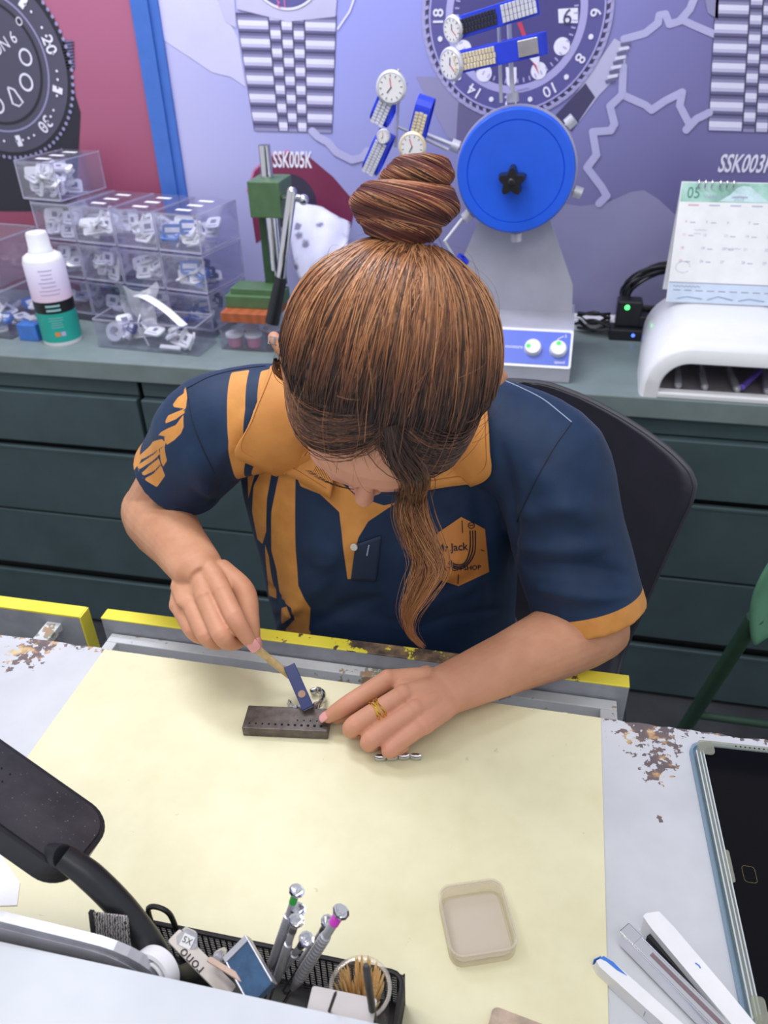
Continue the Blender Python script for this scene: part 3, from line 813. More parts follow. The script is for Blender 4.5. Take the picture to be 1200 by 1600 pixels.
# ---- steel watch bracelet behind the block, and a loose link piece
def link_chain(name, path, label, wid, n_link, up, cat='bracelet', th=.0022):
    P = smooth_path(path, 8); d = np.cumsum([0] + [np.linalg.norm(b-a) for a, b in zip(P[:-1], P[1:])]); Lt = d[-1]
    def at(s): return np.array([np.interp(s, d, [p[k] for p in P]) for k in range(3)])
    r = thing(name, label, cat, tuple(P[0]))
    for i in range(n_link):
        a, c = at(Lt*i/n_link), at(Lt*(i+.9)/n_link); fr = frame((a+c)/2 - P[0], c-a, up); l = np.linalg.norm(c-a)
        b = M(); b.x = fr
        b.tube([(-l*.5, 0, 0), (-l*.2, 0, 0), (l*.2, 0, 0), (l*.5, 0, 0)], [wid*.5, wid*.5, wid*.5, wid*.5], 10, 0, [th*.5, th, th, th*.5], up=(0, 0, 1))
        b.build('link', m_steel, r)
    return r
z0 = .008
link_chain('watch_bracelet', [pz(452, 1098, .006), pz(458, 1108, .010), pz(472, 1106, .016), pz(486, 1104, .018), pz(500, 1100, .014), pz(506, 1088, .012), pz(500, 1078, .010), pz(484, 1082, .008)], 'steel bracelet of small links curled behind the dark block', .010, 11, (0, 0, 1), th=.003)
link_chain('bracelet_piece', [pz(586, 1184, .0055), pz(610, 1184, .0055), pz(636, 1182, .0055), pz(660, 1183, .0055)], 'short loose piece of steel bracelet lying on the mat below the resting hand', .008, 4, (0, 0, 1), th=.0035)

# ---- hammer
hp = [pz(452, 1040, .044), pz(482, 1108, .020)]
hc = (hp[0]+hp[1])/2
r = thing('small_hammer', 'small hammer with a wooden handle and a blue faced flat head', 'hammer', tuple(hc))
fr = frame(np.zeros(3), hp[1]-hp[0], np.array((1., .2, 0))); hl = np.linalg.norm(hp[1]-hp[0])
b = M(); b.x = fr; b.box((0, 0, -.004*1), (hl, .013, .010)); b.build('head', mat('hammer_steel', (150, 152, 160), .35, .8, var=.08), r, bevel=.001)
zz = 1 if (fr.to_3x3() @ Vector((0, 0, 1))).z > 0 else -1
b = M(); b.x = fr; b.box((0, 0, zz*.0024 if zz > 0 else -.0104), (hl*.98, .0132, .003)); b.x = fr @ T(hl*.18, 0, zz*.0043 if zz > 0 else -.0122); b.prism(circ(.0042, 20), -.0002, .0002, 1)
b.build('blue_face', [mat('blue_label', (22, 38, 98), .3, var=.08, vscale=150), mat('emblem_tan', (150, 120, 96), .4, var=.05)], r, bevel=.0006)
b = M(); h0, h1 = pz(457, 1060, .027) - hc, pd(395, 1008, .868) - hc
hd = h1-h0
b.tube([h0, h0+hd*.1, h0+hd*.4, h0+hd*.9, h1, h1+hd*.22], [.0030, .0040, .0046, .0050, .0052, .0050], 14, 0, [.0030, .0036, .0040, .0042, .0042, .0042], up=(0, 0, 1)); b.build('handle', mat('handle_wood', (216, 188, 132), .5, var=.10, vscale=70), r)

# ---- stapler, white bar, tablet, pale block
def lying(name, p0, p1, label, cat):
    p0, p1 = np.array(p0), np.array(p1); a = math.atan2(p1[1]-p0[1], p1[0]-p0[0])
    return thing(name, label, cat, T(p0[0], p0[1], .0005) @ RZ(a)), float(np.hypot(*(p1-p0)[:2]))
p0, p1 = pz(1012, 1432, .012), pz(1150, 1600, .012)
r, L = lying('stapler', p0, p1, 'white stapler lying on its side with its chrome magazine ajar', 'stapler')
L = .125
b = M(); b.prism([(0, -.004), (.004, .007), (.02, .0085), (L*.6, .009), (L, .008), (L, -.007), (L*.6, -.008), (.012, -.009), (.001, -.008)], 0, .020); b.build('handle', m_whitep, r, bevel=.002, seg=3)
mg_ = M(); mg_.x = T(L*.98, -.010, 0) @ RZ(math.radians(-187.5))
mg_.x = T(.004, -.027, 0) @ RZ(math.radians(8.5)); mg_.box((L*.44, 0, .011), (L*.9, .010, .014)); mg_.box((L*.44, -.0055, .010), (L*.9, .0015, .016)); mg_.box((L*.44, .0055, .010), (L*.9, .0015, .016)); mg_.box((.003, 0, .0185), (.014, .012, .0012))
mg_.build('magazine', m_chrome, r, bevel=.0006)
b = M(); b.x = T(.004, -.027, 0) @ RZ(math.radians(8.5)); b.box((L*.5, .0005, .0183), (L*.62, .0032, .0008)); b.prism(circ(.0018, 12), -.0063, -.0066, 1, T(.022, 0, .010) @ RX(PI/2) @ T(0, 0, .0125)); b.build('staple_slot', [mat('staple_pink', (150, 128, 134), .3, .8, var=.05), m_hole], r)
b = M(); b.x = T(.010, -.010, 0) @ RZ(math.radians(4)); b.box((L*.45, 0, .008), (L*.86, .006, .009)); b.build('inner_spring', mat('spring_black', (38, 38, 42), .5, .4, var=.1), r)
b = M(); b.x = T(.052, .002, .0203); b.stroke([(-.002, 0), (.001, .001), (.003, .0005)], .0012, lambda x, y: (x, y, 0)); b.build('ink_mark', mat('ink_blue', (60, 120, 210), .5, var=0), r)
p0, p1 = pz(934, 1496, .008), pz(1050, 1600, .008)
r, L = lying('white_bar', p0, p1, 'white plastic bar with blue ink on its tip beside the stapler', 'bar')
b = M(); b.x = RX(PI/2) @ T(0, 0, -.008)
b.x = Matrix.Identity(4)
b.prism([(0, -.007), (.003, .003), (.010, .0085), (.15, .0085), (.15, -.0085), (.006, -.0095)], 0, .014, 0, None, False, [(.002, -.0065), (.005, .0015), (.011, .003), (.15, .003), (.15, -.0075), (.007, -.0085)]); b.build('body', m_whitep, r, bevel=.0012)
b = M(); b.prism([(.0025, -.003), (.004, .001), (.012, .0028), (.026, .0018), (.018, -.0005), (.008, -.001)], .0140, .0143); b.prism([(-.0004, -.006), (.0018, .0005), (.0022, .0005), (.0002, -.006)], .004, .012); b.build('ink_mark', mat('ink_blue', (60, 120, 210), .5, var=0), r)
b = M(); b.box((.050, -.0088, .006), (.0005, .0004, .008)); b.build('seam_line', mat('seam_grey', (150, 150, 150), .6, var=0), r)

TA = math.radians(2.6)
tb = pz(1076, 1168, .004)
r = thing('tablet', 'tablet with black glass screen in a thick clear bumper case', 'tablet', T(tb[0], tb[1]+.008, .0005) @ RZ(TA))
TW, TH = .225, .30
cx, cy = TW/2, -TH/2
tint1, tint2 = clear_mat('case_blue_tint', (206, 226, 238), .30, .12, .12, (190, 212, 228)), clear_mat('case_yellow_tint', (226, 228, 214), .22, .14, .1, (214, 216, 200))
b = M(); xf = T(cx, cy, 0)
b.shell(rrect(TW, TH, .014, 6), 0, .006, .001, 0, xf, True, rrect(TW-.006, TH-.006, .012, 6)); b.build('case_back', tint1, r, bevel=.0008)
b = M(); b.shell(rrect(TW-.008, TH-.008, .016, 6), .004, .0135, .001, 0, xf, False, rrect(TW-.022, TH-.022, .011, 6))
for sx in (-1, 1):
    for sy in (-1, 1): b.prism(rrect(.016, .018, .005, 4), .0136, .0150, 0, T(cx + sx*(TW/2-.014), cy + sy*(TH/2-.015), 0))
b.prism(rrect(.011, .045, .003, 3), .0136, .0152, 0, T(.0105, -.285, 0)); b.prism(rrect(.006, .032, .002, 3), .0136, .0145, 0, T(.011, -.15, 0))
b.build('bumper', tint2, r, bevel=.0012)
b = M()
for yy in (0.0038, .0075, .0105): b.tube([(yy, -.02, .0140), (yy, -TH+.02, .0140)], .0007, 6)
b.build('edge_ridge', mat('case_edge_line', (200, 208, 214), .2, var=0), r)
b = M()
for i in range(20): b.prism(circ(.0009, 8), .0136, .0139, 0, T(.045 + i*.0046, -.0085, 0))
b.build('speaker_hole', m_hole, r)
b = M(); b.prism(rrect(TW-.022, TH-.022, .010, 6), .004, .0118, 0, xf); b.build('body', m_greyd, r)
b = M(); b.prism(rrect(TW-.0235, TH-.0235, .010, 6), .0118, .0124, 0, xf)
t = NT('tablet_glass'); t.color((9, 9, 14)); t.set(Roughness=.06); t.b.inputs['Specular IOR Level'].default_value = .12; b.build('screen', t.m, r)
b = M(); sq = rrect(.011, .016, .003, 4); b.tube([(.028 + x, -.155 + y, .0127) for x, y in sq + sq[:1]], .00022, 5); b.build('screen_sticker', mat('sticker_gold', (110, 96, 60), .4, var=0), r)

c_ = pz(800, 1592, .003)
b = M(); b.x = T(c_[0]+.012, c_[1]-.020, .0022) @ RZ(math.radians(-9)); b.prism(rrect(.062, .040, .005, 4), 0, .006); tag(b.build('wooden_block', mat('pale_brown', (190, 168, 148), .55, var=.15, vscale=60), bevel=.002), 'pale brown worn block at the near edge of the mat', 'block')
# ================================================================ chairs between bench and counter
m_chair = mat('chair_black', (52, 51, 62), .42, var=.06, vscale=20, bump=.04, bscale=900)
m_chairedge = mat('chair_edge', (62, 62, 70), .4, var=.05)
CHX, CHY = -.030, 1.135
r = thing('shell_chair', 'black plastic shell chair the person sits on', 'chair', (CHX, .86, FLOOR))
def rel0(x, y, z): return (x - CHX, y - .86, z - FLOOR)
half = [(-.46, .185), (-.42, .195), (-.36, .195), (-.253, .213), (-.15, .228), (-.04, .244), (.04, .257), (.07, .258), (.088, .250), (.104, .230), (.122, .195), (.142, .145), (.160, .090), (.172, .04), (.176, .0)]
def shell_pt(u, v, off=0.0):
    z = np.interp(v, np.linspace(0, 1, len(half)), [h[0] for h in half]); w = np.interp(v, np.linspace(0, 1, len(half)), [h[1] for h in half])
    s = 2*u - 1; x = CHX + s*w
    y = CHY - .16*(s*w/.255)**2*.55 + .10*(z-.0)*.35 + off - .22*max(0, (-.28-z)/.18)**1.6
    return rel0(x, y, z)
b = M(); b.grid(lambda u, v: shell_pt(u, v), 29, 37); b.build('backrest', m_chair, r)
o_ = r.children[0]; so = o_.modifiers.new('thickness', 'SOLIDIFY'); so.thickness = .007; so.offset = 1
b = M(); b.tube(smooth_path([shell_pt(0, v) for v in np.linspace(.05, 1, 26)][:-1] + [shell_pt(1, v) for v in np.linspace(1, .05, 26)][1:], 2), .0048, 8); b.build('rolled_edge', m_chairedge, r)
b = M(); b.grid(lambda u, v: rel0(CHX + (2*u-1)*.215, .72 + .36*v, -.375 - .02*math.sin(PI*u) + .03*abs(2*u-1)**3), 17, 17); o_ = b.build('seat', m_chair, r); so = o_.modifiers.new('thickness', 'SOLIDIFY'); so.thickness = .010; so.offset = -1
m_leg = mat('chair_leg_steel', (120, 120, 126), .3, 1, var=.05)
for sx in (-1, 1):
    for sy in (-1, 1):
        b = M(); b.tube([rel0(CHX + sx*.15, .87 + sy*.12, -.40), rel0(CHX + sx*.22, .87 + sy*.19, FLOOR + .002)], .011, 12); b.build('leg', m_leg, r)

m_green = mat('chair_green', (92, 142, 112), .45, var=.05)
m_greend = mat('chair_green_shaded', (44, 72, 56), .45, var=.06)  # darker green for the legs: their shade is put into the colour
r = thing('green_chair', 'green folding chair half cut off at the right edge', 'chair', (.62, 1.12, FLOOR))
def relg(p): return np.array(p) - np.array((.62, 1.12, FLOOR))
g0 = py(1190, 935, 1.05)
b = M()
def gp(u, v): return relg((g0[0] + .015 + .36*u - .02*math.sin(PI*v), 1.05 + .10*(1-(2*u-1)**2), g0[2] - .10 + .20*v))
b.grid(gp, 21, 13); o_ = b.build('backrest', m_green, r); so = o_.modifiers.new('thickness', 'SOLIDIFY'); so.thickness = .012; bv = o_.modifiers.new('round', 'BEVEL'); bv.width = .004
pA, pB = py(1180, 965, 1.07), py(1062, 1150, 1.19)
for dx in (0, .42):
    k = (FLOOR + .012 - pA[2])/(pB[2]-pA[2]); foot = pA + (pB-pA)*k
    sgn = np.array((dx, 0, 0)) 
    b = M(); f2 = foot + sgn; 
    b.tube([relg(pA + sgn), relg(f2)], .0135, 14); b.build('leg', m_greend, r)
    rear = np.array((pA[0] + dx + .13, .98, pA[2] - .10)); b = M(); b.tube([relg(rear), relg((pA[0] + dx + .15, .86, FLOOR + .012))], .0125, 14); b.build('leg', m_greend, r)
b = M(); b.box(tuple(relg((pA[0] + .31, 1.03, -.36))), (.34, .34, .03)); b.build('seat', m_green, r, bevel=.012)
b = M(); q0 = pA + (pB-pA)*.78; b.tube([relg(q0), relg(q0 + np.array((.42, 0, 0)))], .008, 10); b.build('stretcher', m_greend, r)

# ================================================================ on the back counter, left
# ---- bottle
r = thing('lotion_bottle', 'white capped bottle with a lilac and teal label standing on the counter', 'bottle', (-1.134, 1.605, 0))
R_ = .0445
b = M(); b.lathe([(0, 0), (R_*.97, 0), (R_, .004), (R_, .190), (R_*.93, .200), (.030, .207), (0, .207)], 40); b.build('body', m_whitep, r)
t = NT('label_lilac'); t.color(t.ramp(t.math('MULTIPLY', t.sep()[2], 5.2), [(.5, (244, 214, 234)), (.75, (228, 216, 244)), (1, (234, 230, 250))])); t.set(Roughness=.4)
b = M(); b.lathe([(R_, .105), (R_*1.012, .105), (R_*1.012, .188), (R_, .189)], 40, 0); b.lathe([(R_, .078), (R_*1.013, .078), (R_*1.013, .105), (R_, .105)], 40, 1); b.lathe([(R_, .010), (R_*1.012, .010), (R_*1.012, .078), (R_, .078)], 40, 2)
rl = random.Random(5)
def on_label(b, a0, z, da, h, m):
    pts = [((R_*1.02)*math.sin(a), -(R_*1.02)*math.cos(a)) for a in np.linspace(a0-da, a0+da, 6)]
    for p, q in zip(pts[:-1], pts[1:]): b.poly([(p[0], p[1], z-h/2), (q[0], q[1], z-h/2), (q[0], q[1], z+h/2), (p[0], p[1], z+h/2)], m)
for i in range(7): on_label(b, .55 + .05*(rl.random()-.5), .176 - i*.009, .55 - .3*rl.random(), .0018, 3)
for i in range(2): on_label(b, .5, .096 - i*.010, .36, .005, 4)
for i in range(5): on_label(b, .5, .068 - i*.0055, .25 + .2*rl.random(), .0013, 4)
on_label(b, .42, .030, .12, .010, 5); on_label(b, .70, .030, .11, .010, 6)
b.build('label', [t.m, mat('label_black', (18, 18, 22), .4, var=0), mat('label_teal', (36, 168, 154), .4, var=.03), mat('label_print_lilac', (176, 164, 204), .5, var=0), mat('label_print_white', (150, 200, 200), .5, var=0), mat('label_orange', (226, 140, 60), .5, var=0), mat('label_violet', (190, 180, 226), .5, var=0)], r)
b = M(); b.lathe([(0, .206), (.0262, .206), (.0262, .214), (.0245, .216), (.0235, .247), (.0215, .251), (0, .251)], 36); b.build('cap', m_whitep, r)

# ---- stack of clear bins with packets
m_bin = clear_mat('bin_clear', (250, 250, 254), .035, .13, .10, (222, 220, 240))
m_binedge = clear_mat('bin_edge', (240, 240, 250), .42, .25, .12, (226, 224, 244))
m_binlabel = mat('bin_label', (246, 244, 250), .6, var=.02)
m_pk = [mat('packet_white', (240, 240, 248), .5, var=.04, vscale=60), mat('packet_cream', (246, 247, 246), .5, var=.03), mat('packet_blue', (70, 122, 205), .4, var=.12), mat('packet_navy', (52, 60, 128), .4, var=.1), mat('packet_print', (130, 132, 160), .5, var=.1)]
BW, BHH, BD = .115, .086, .160
def make_bin():
    r = thing('clear_bin', 'clear', 'bin')
    b = M(); o = [(-BW/2, 0), (BW/2, 0), (BW/2, BD), (-BW/2, BD)]; t_ = .0025; i = [(-BW/2+t_, t_), (BW/2-t_, t_), (BW/2-t_, BD-t_), (-BW/2+t_, BD-t_)]
    b.shell(o, 0, BHH-.003, .0025, 0, None, True, i); b.build('tray', m_bin, r)
    b = M(); b.box((0, BD/2, BHH-.0014), (BW, BD, .0022)); b.box((0, -.0015, BHH*.93), (BW*.98, .002, .008)); b.build('lid', m_bin, r)
    b = M()
    for x in (-BW/2+.001, BW/2-.001): b.box((x, .001, BHH/2), (.0022, .003, BHH)); b.box((x, BD/2, .0015), (.0022, BD, .003)); b.box((x, BD/2, BHH-.002), (.0022, BD, .0025)); b.box((x, BD-.001, BHH/2), (.002, .002, BHH))
    b.box((0, .001, .002), (BW, .003, .004)); b.box((0, .001, BHH-.004), (BW, .003, .003)); b.build('corner_edge', m_binedge, r)
    for y in (.03, .075, .12): b = M(); b.box((.004, y, BHH+.0001), (.038, .012, .0006)); b.build('label_strip', m_binlabel, r)
    return r
bin0 = make_bin()
def make_packet(w, h, th, m, mark):
    b = M(); b.prism(rrect(w, h, min(w, h)*.22, 3), -th/2, th/2, 0); b.box((0, h*.1, th/2+.0001), (w*mark, h*.35, .0003), 1); b.box((0, -h*.28, th/2+.0001), (w*.6, h*.06, .0003), 1)
    return b.build('paper_packet', [m, m_pk[4]] if m not in (m_pk[2], m_pk[3]) else [m, m_pk[0]])
protos = [make_packet(.036, .031, .006, m_pk[0], .4), make_packet(.044, .034, .004, m_pk[1], .25), make_packet(.062, .024, .006, m_pk[1], .2), make_packet(.044, .030, .012, m_pk[2], .75), make_packet(.036, .026, .008, m_pk[3], .5)]
used = set()
def packet(k, xf, label, group):
    o = protos[k]
    if k in used: o = o.copy(); COL.objects.link(o)
    used.add(k); o.matrix_world = xf; tag(o, label, 'packet', group)
AB = math.radians(-11)
C0 = np.array((-.772, 1.664, 0)); ux = np.array((-math.cos(AB), -math.sin(AB), 0))
rp_ = random.Random(21)
kinds = {(2, 0): ((1, 1, 0, 3), 'mixed white and blue packets'), (2, 1): ((0, 1, 0), 'square white tags'), (2, 2): ((2, 1, 2), 'long white slips'), (2, 3): ((0, 0, 1), 'small white tags'),
         (1, 0): ((3, 3, 1, 4), 'blue and white boxes'), (1, 1): ((1, 0, 0), 'upright white slips'), (1, 2): ((0, 0, 1), 'round cornered white tags'), (1, 3): ((0, 1), 'pale tags'), (0, 0): ((3, 4, 0), 'blue packets'), (0, 1): ((0, 1), 'white packets'), (0, 2): ((0, 4), 'grey and navy packets'), (0, 3): ((0, 1), 'white slips'),
         (3, 3): ((0, 0, 1, 2), 'tightly packed white tags')}
lev = ['lowest', 'second', 'third', 'topmost']; colw = ['right end column', 'second column from right', 'third column from right', 'left end column']
first = True
for (lv, cl), (ks, what) in kinds.items():
    p = C0 + ux*((BW+.003)*(cl+.5) + (.018 if lv == 3 else 0)); z = .018 + lv*(BHH+.0035)
    xf = T(p[0], p[1], z) @ RZ(AB)
    lab = f'clear bin of {what}, {lev[lv]} level, {colw[cl]}'
    if first: bin0.matrix_world = xf; bin0['label'] = lab; bin0['group'] = 'stacked clear bins'; first = False
    else: dup(bin0, xf, lab, 'stacked clear bins')
    n = 30 if lv == 3 else (7 if lv == 0 else 21)
    for i in range(n):
        k = rp_.choice(ks); layer = i/n
        hz = .014 + (.052 if lv == 3 else .036)*layer
        y = .016 + (.11 if i % 3 == 0 else .035)*rp_.random() if lv != 0 else .02 + .1*rp_.random()
        m4 = xf @ T(rp_.uniform(-.036, .036), y, hz + .003) @ RZ(rp_.uniform(-.9, .9)) @ RX(rp_.choice((rp_.uniform(.9, 1.45), rp_.uniform(.2, .9)))) @ RY(rp_.uniform(-.4, .4))
        packet(k, m4, f'small packet lying in the clear bin of {what}', f'packets in the bin of {what}')
b = M(); pc = C0 + ux*(BW+.004)*2; b.x = T(pc[0], pc[1], 0) @ RZ(AB); b.box((0, BD/2, .0085), (.46, BD, .017)); tag(b.build('stack_base', m_bin), 'clear base plate under the stacked clear bins', 'base plate')

# ---- open clear trays
def open_tray(xf, w, d, h, label, div=()):
    r = thing('clear_tray', label, 'tray', xf)
    o = rrect(w, d, .004, 2); i = rrect(w-.005, d-.005, .003, 2)
    b = M(); b.shell(o, 0, h, .003, 0, None, True, i); b.build('wall', m_bin, r)
    for x in div:
        b = M(); b.box((x, 0, h*.48), (.002, d-.006, h*.9)); b.build('divider', m_bin, r)
    b = M(); b.shell([(q[0]*1.004, q[1]*1.008) for q in o], h-.003, h+.0005, .001, 0, None, False, i); b.build('rim_edge', m_binedge, r)
    return r
TX = T(-.893, 1.610, 0) @ RZ(math.radians(-4))
open_tray(TX, .262, .090, .068, 'open clear divided tray of papers and rolls in front of the bin stack', (-.055,))
for i in range(16):
    k = rp_.choice((0, 1, 2, 1, 4)); m4 = TX @ T(rp_.uniform(-.105, .105), rp_.uniform(-.026, .026), rp_.uniform(.012, .05)) @ RZ(rp_.uniform(-1.5, 1.5)) @ RX(rp_.uniform(.2, 1.2))
    packet(k, m4, 'small packet lying in the open divided tray before the bins', 'packets in the open divided tray')
b = M(); s_ = smooth_path([TX @ Vector(q) for q in ((-.05, .03, .105), (-.01, .01, .108), (.04, -.005, .09), (.09, -.02, .06))], 6); b.tube(s_, .011, 8, 0, .0012); tag(b.build('paper_strip', m_paper), 'long curved white paper strip sticking out of the open divided tray', 'paper')
b = M(); s_ = smooth_path([TX @ Vector(q) for q in ((-.022, -.015, .075), (-.028, -.02, .055), (-.014, -.030, .035), (.0, -.036, .012))], 5); b.tube(s_, .010, 8, 0, .0012); tag(b.build('paper_strip', m_paper), 'short twisted white paper tag hanging in the open divided tray', 'paper')
for k_, (x, y, rr) in enumerate(((-.095, -.01, .022), (-.085, .03, .02))):
    b = M(); b.x = TX @ T(x, y, .028) @ RX(1.2); b.lathe([(.012, -.012), (rr, -.012), (rr, .012), (.012, .012), (.012, -.012)], 28); tag(b.build('tape_roll', clear_mat('tape_film', (240, 240, 250), .5, .15, .2)), ('clear tape roll at the front of the tray\'s left part', 'clear tape roll at the back of the tray\'s left part')[k_], 'roll')
b = M()
def bagf(u, v): return tuple(TX @ Vector((-.10 + .10*u + .006*math.sin(9*v), .02 + .02*math.sin(5*u+3*v), .03 + .10*v + .012*math.sin(7*u))))
b.grid(bagf, 12, 12); tag(b.build('plastic_bag', clear_mat('bag_film', (236, 236, 246), .35, .2, .15)), 'crumpled clear plastic bag standing in the open divided tray', 'bag')
b = M(); b.x = TX @ T(.055, -.036, .012) @ RX(.6); b.box((0, 0, 0), (.052, .010, .006)); tag(b.build('white_stick', m_whitep, bevel=.001), 'short white plastic stick at the front of the open divided tray', 'stick')
open_tray(T(-1.345, 1.70, 0) @ RZ(math.radians(-8)), .20, .20, .115, 'tall open clear tray at the far left edge of the counter', (.03,))
open_tray(T(-1.36, 1.715, .118) @ RZ(math.radians(-8)), .20, .16, .10, 'clear tray stacked on the tall tray at the far left')
for i in range(14):
    k = rp_.choice((0, 1, 3, 2)); m4 = T(-1.30, 1.67, 0) @ T(rp_.uniform(-.05, .05), rp_.uniform(-.05, .07), rp_.uniform(.012, .05)) @ RZ(rp_.uniform(-1.5, 1.5)) @ RX(rp_.uniform(.1, .9))
    packet(k, m4, 'small packet lying in the tall tray at the far left', 'packets in the far left tray')
b = M(); b.box((-1.212, 1.60, .02), (.05, .03, .040)); tag(b.build('medicine_box', m_pk[2], bevel=.002), 'blue and white little box beside the lotion bottle', 'box')
for o in protos:
    if o['category'] if 'category' in o.keys() else None: pass
    else: bpy.data.objects.remove(o)

# ---- clear case with pink lidded pots, wooden board and green press on it
PXx, PYy = -.672, 1.655
r = thing('clear_case', 'clear plastic case of pink pots under the wooden board', 'case', (PXx, PYy, 0))
o, i = rrect(.125, .10, .006, 3), rrect(.120, .095, .004, 3)
b = M(); b.shell(o, 0, .066, .0025, 0, None, True, i); b.build('wall', m_bin, r)
b = M(); b.box((0, 0, .0675), (.127, .102, .003)); b.build('lid', m_bin, r, bevel=.001)
m_pinkpot = mat('pot_pink', (206, 120, 156), .4, var=.05)
for q, (x, y) in enumerate(((-.034, -.026), (.010, -.022), (.040, .02), (-.012, .022))):
    rr = thing('little_pot', ('pink pot with white lid, left of the four in the clear case', 'pink pot with white lid, front middle of the clear case', 'pink pot with white lid, right back in the clear case', 'pink pot with white lid, behind the others in the clear case')[q], 'pot', (PXx + x, PYy + y, .0027), 'pink pots in the clear case')
    b = M(); b.lathe([(0, 0), (.015, 0), (.017, .018), (.017, .024), (0, .024)], 24); b.build('pot_body', m_pinkpot, rr)
    b = M(); b.lathe([(0, .032), (.012, .032), (.0135, .0305), (.0205, .030), (.0205, .0242), (0, .0242)], 24); b.build('lid', m_whitep, rr)
t = NT('board_wood'); wv = t.n('ShaderNodeTexWave', wave_type='BANDS'); wv.inputs['Scale'].default_value = 12; wv.inputs['Distortion'].default_value = 5; wv.inputs['Detail'].default_value = 3
t.l(t.co(), wv.inputs['Vector']); t.color(t.ramp(wv.outputs['Fac'], [(0, (160, 84, 50)), (1, (178, 96, 58))])); t.set(Roughness=.4)
b = M(); b.box((PXx + .012, PYy, .0805), (.118, .12, .022)); tag(b.build('wooden_board', t.m, bevel=.0015), 'reddish brown wooden board on the clear case under the green press', 'board')
m_pg = mat('press_green', (80, 112, 76), .4, var=.06, vscale=40); m_pgd = mat('press_green_dark', (50, 80, 52), .45, var=.08)
r = thing('watch_press', 'green hand press with a steel lever on the wooden board', 'press', (-.66, 1.67, .0915))
def relp(p): return np.array(p) - np.array((-.66, 1.67, .0915))
b = M(); b.box((.005, .0, .014), (.125, .085, .028)); b.box((.005, .0, .034), (.105, .06, .014)); b.build('base', m_pg, r, bevel=.002)
b = M(); b.prism([(.02, .03), (.06, .03), (.055, .20), (.02, .20)], -.018, .018, 0, T(0, .035, 0) @ RX(PI/2)); b.build('column', m_pgd, r, bevel=.003)
hc_ = relp(py(413, 310, 1.66)); b = M(); b.box(tuple(hc_ + np.array((.006, .025, 0))), (.070, .085, .072)); b.build('head', m_pg, r, bevel=.002)
b = M(); q = hc_ + np.array((.004, .02, 0)); b.tube([q + np.array((0, 0, .10)), np.array((q[0], q[1], .075))], .0125, 20); b.tube([np.array((q[0], q[1], .08)), np.array((q[0], q[1], .043))], .005, 14); b.build('ram', m_chrome, r)
lv = [relp(py(456, 299, 1.61)), relp(py(438, 440, 1.585)), relp(py(425, 505, 1.573))]
b = M(); b.tube([lv[0], lv[1]], .0105, 18, round_end=True); b.build('lever', m_chrome, r)
b = M(); b.tube([lv[0] + (lv[1]-lv[0])*.95, lv[1] + (lv[2]-lv[1])*.1, lv[2]], [.0115, .0135, .0155], 20); b.build('grip', m_blackp, r)
b = M(); pv = relp(py(452, 305, 1.625)); b.tube([hc_ + np.array((.03, .01, 0)), pv, pv + np.array((.022, 0, -.006))], .0075, 14); b.ball(pv + np.array((.030, 0, -.008)), .011); b.build('pivot_rod', m_chrome, r)
# patterned fabric pouch behind the press
t = NT('pouch_print'); n_ = t.n('ShaderNodeTexVoronoi', feature='F1'); n_.inputs['Scale'].default_value = 26; t.l(t.co(), n_.inputs['Vector'])
t.color(t.ramp(t.math('ADD', n_.outputs['Distance'], t.math('MULTIPLY', t.noise(60), .5)), [(.42, (120, 118, 146)), (.56, (206, 206, 232)), (1, (216, 216, 240))])); t.set(Roughness=.7)
b = M(); g_ = [py(448, 318, 1.90), py(545, 352, 1.90), py(470, 440, 1.80), py(540, 440, 1.80)]
def pf(u, v):
    p = (g_[0]*(1-u) + g_[1]*u)*(1-v) + (g_[2]*(1-u) + g_[3]*u)*v; return p + np.array((0, -.02*math.sin(PI*u)*math.sin(PI*v) + .006*math.sin(14*u+5*v), .012*math.sin(PI*u)*(1-v)))
b.grid(pf, 16, 16); o_ = b.build('printed_pouch', t.m); so = o_.modifiers.new('thickness', 'SOLIDIFY'); so.thickness = .012; tag(o_, 'white pouch printed with grey shapes behind the green press', 'pouch')

# ================================================================ watch winding machine
m_wgrey = mat('machine_grey', (184, 184, 198), .45, var=.04, vscale=12)
m_wblue = mat('machine_blue', (42, 104, 244), .35, var=.02)
m_panel = mat('panel_blue', (88, 112, 216), .35, var=.02)
MX = -.115
r = thing('watch_winder', 'grey watch winding machine with a big blue disc and radial arms', 'machine', (MX, 1.66, 0))
b = M(); prof = [(-.122, 0), (-.122, .030), (-.062, .090), (-.055, .092), (.10, .092), (.10, 0)]
b.prism([(y, z) for y, z in prof], -.165, .165, 0, Matrix(((0, 0, 1, 0), (1, 0, 0, 0), (0, 1, 0, 0), (0, 0, 0, 1)))); b.build('base', m_wgrey, r, bevel=.003)
th = math.atan2(.060, .060); pm4 = T(0, -.092, .060) @ RX(th)
b = M(); b.x = pm4; b.prism(rrect(.330, .084, .005, 3), 0, .003); b.build('panel_border', m_whitep, r)
b = M(); b.x = pm4; b.prism(rrect(.320, .072, .003, 3), .003, .0042)
b.build('control_panel', m_panel, r)
b = M(); b.x = pm4
b.text('moisture', .011, 0, T(.048, -.004, .0046), .9)
for i in range(3): b.box((.075 + .02*0 + i*.0, .0, .0043), (.0001, .0001, .0001))
b.text('speed', .010, 0, T(.142, -.032, .0046), .9); b.text('5', .010, 0, T(.150, .025, .0046)); b.stroke([(.128, .008), (.136, .022), (.146, .028)], .0015, lambda x, y: (x, y, .0046)); b.build('lettering', m_whitep, r)
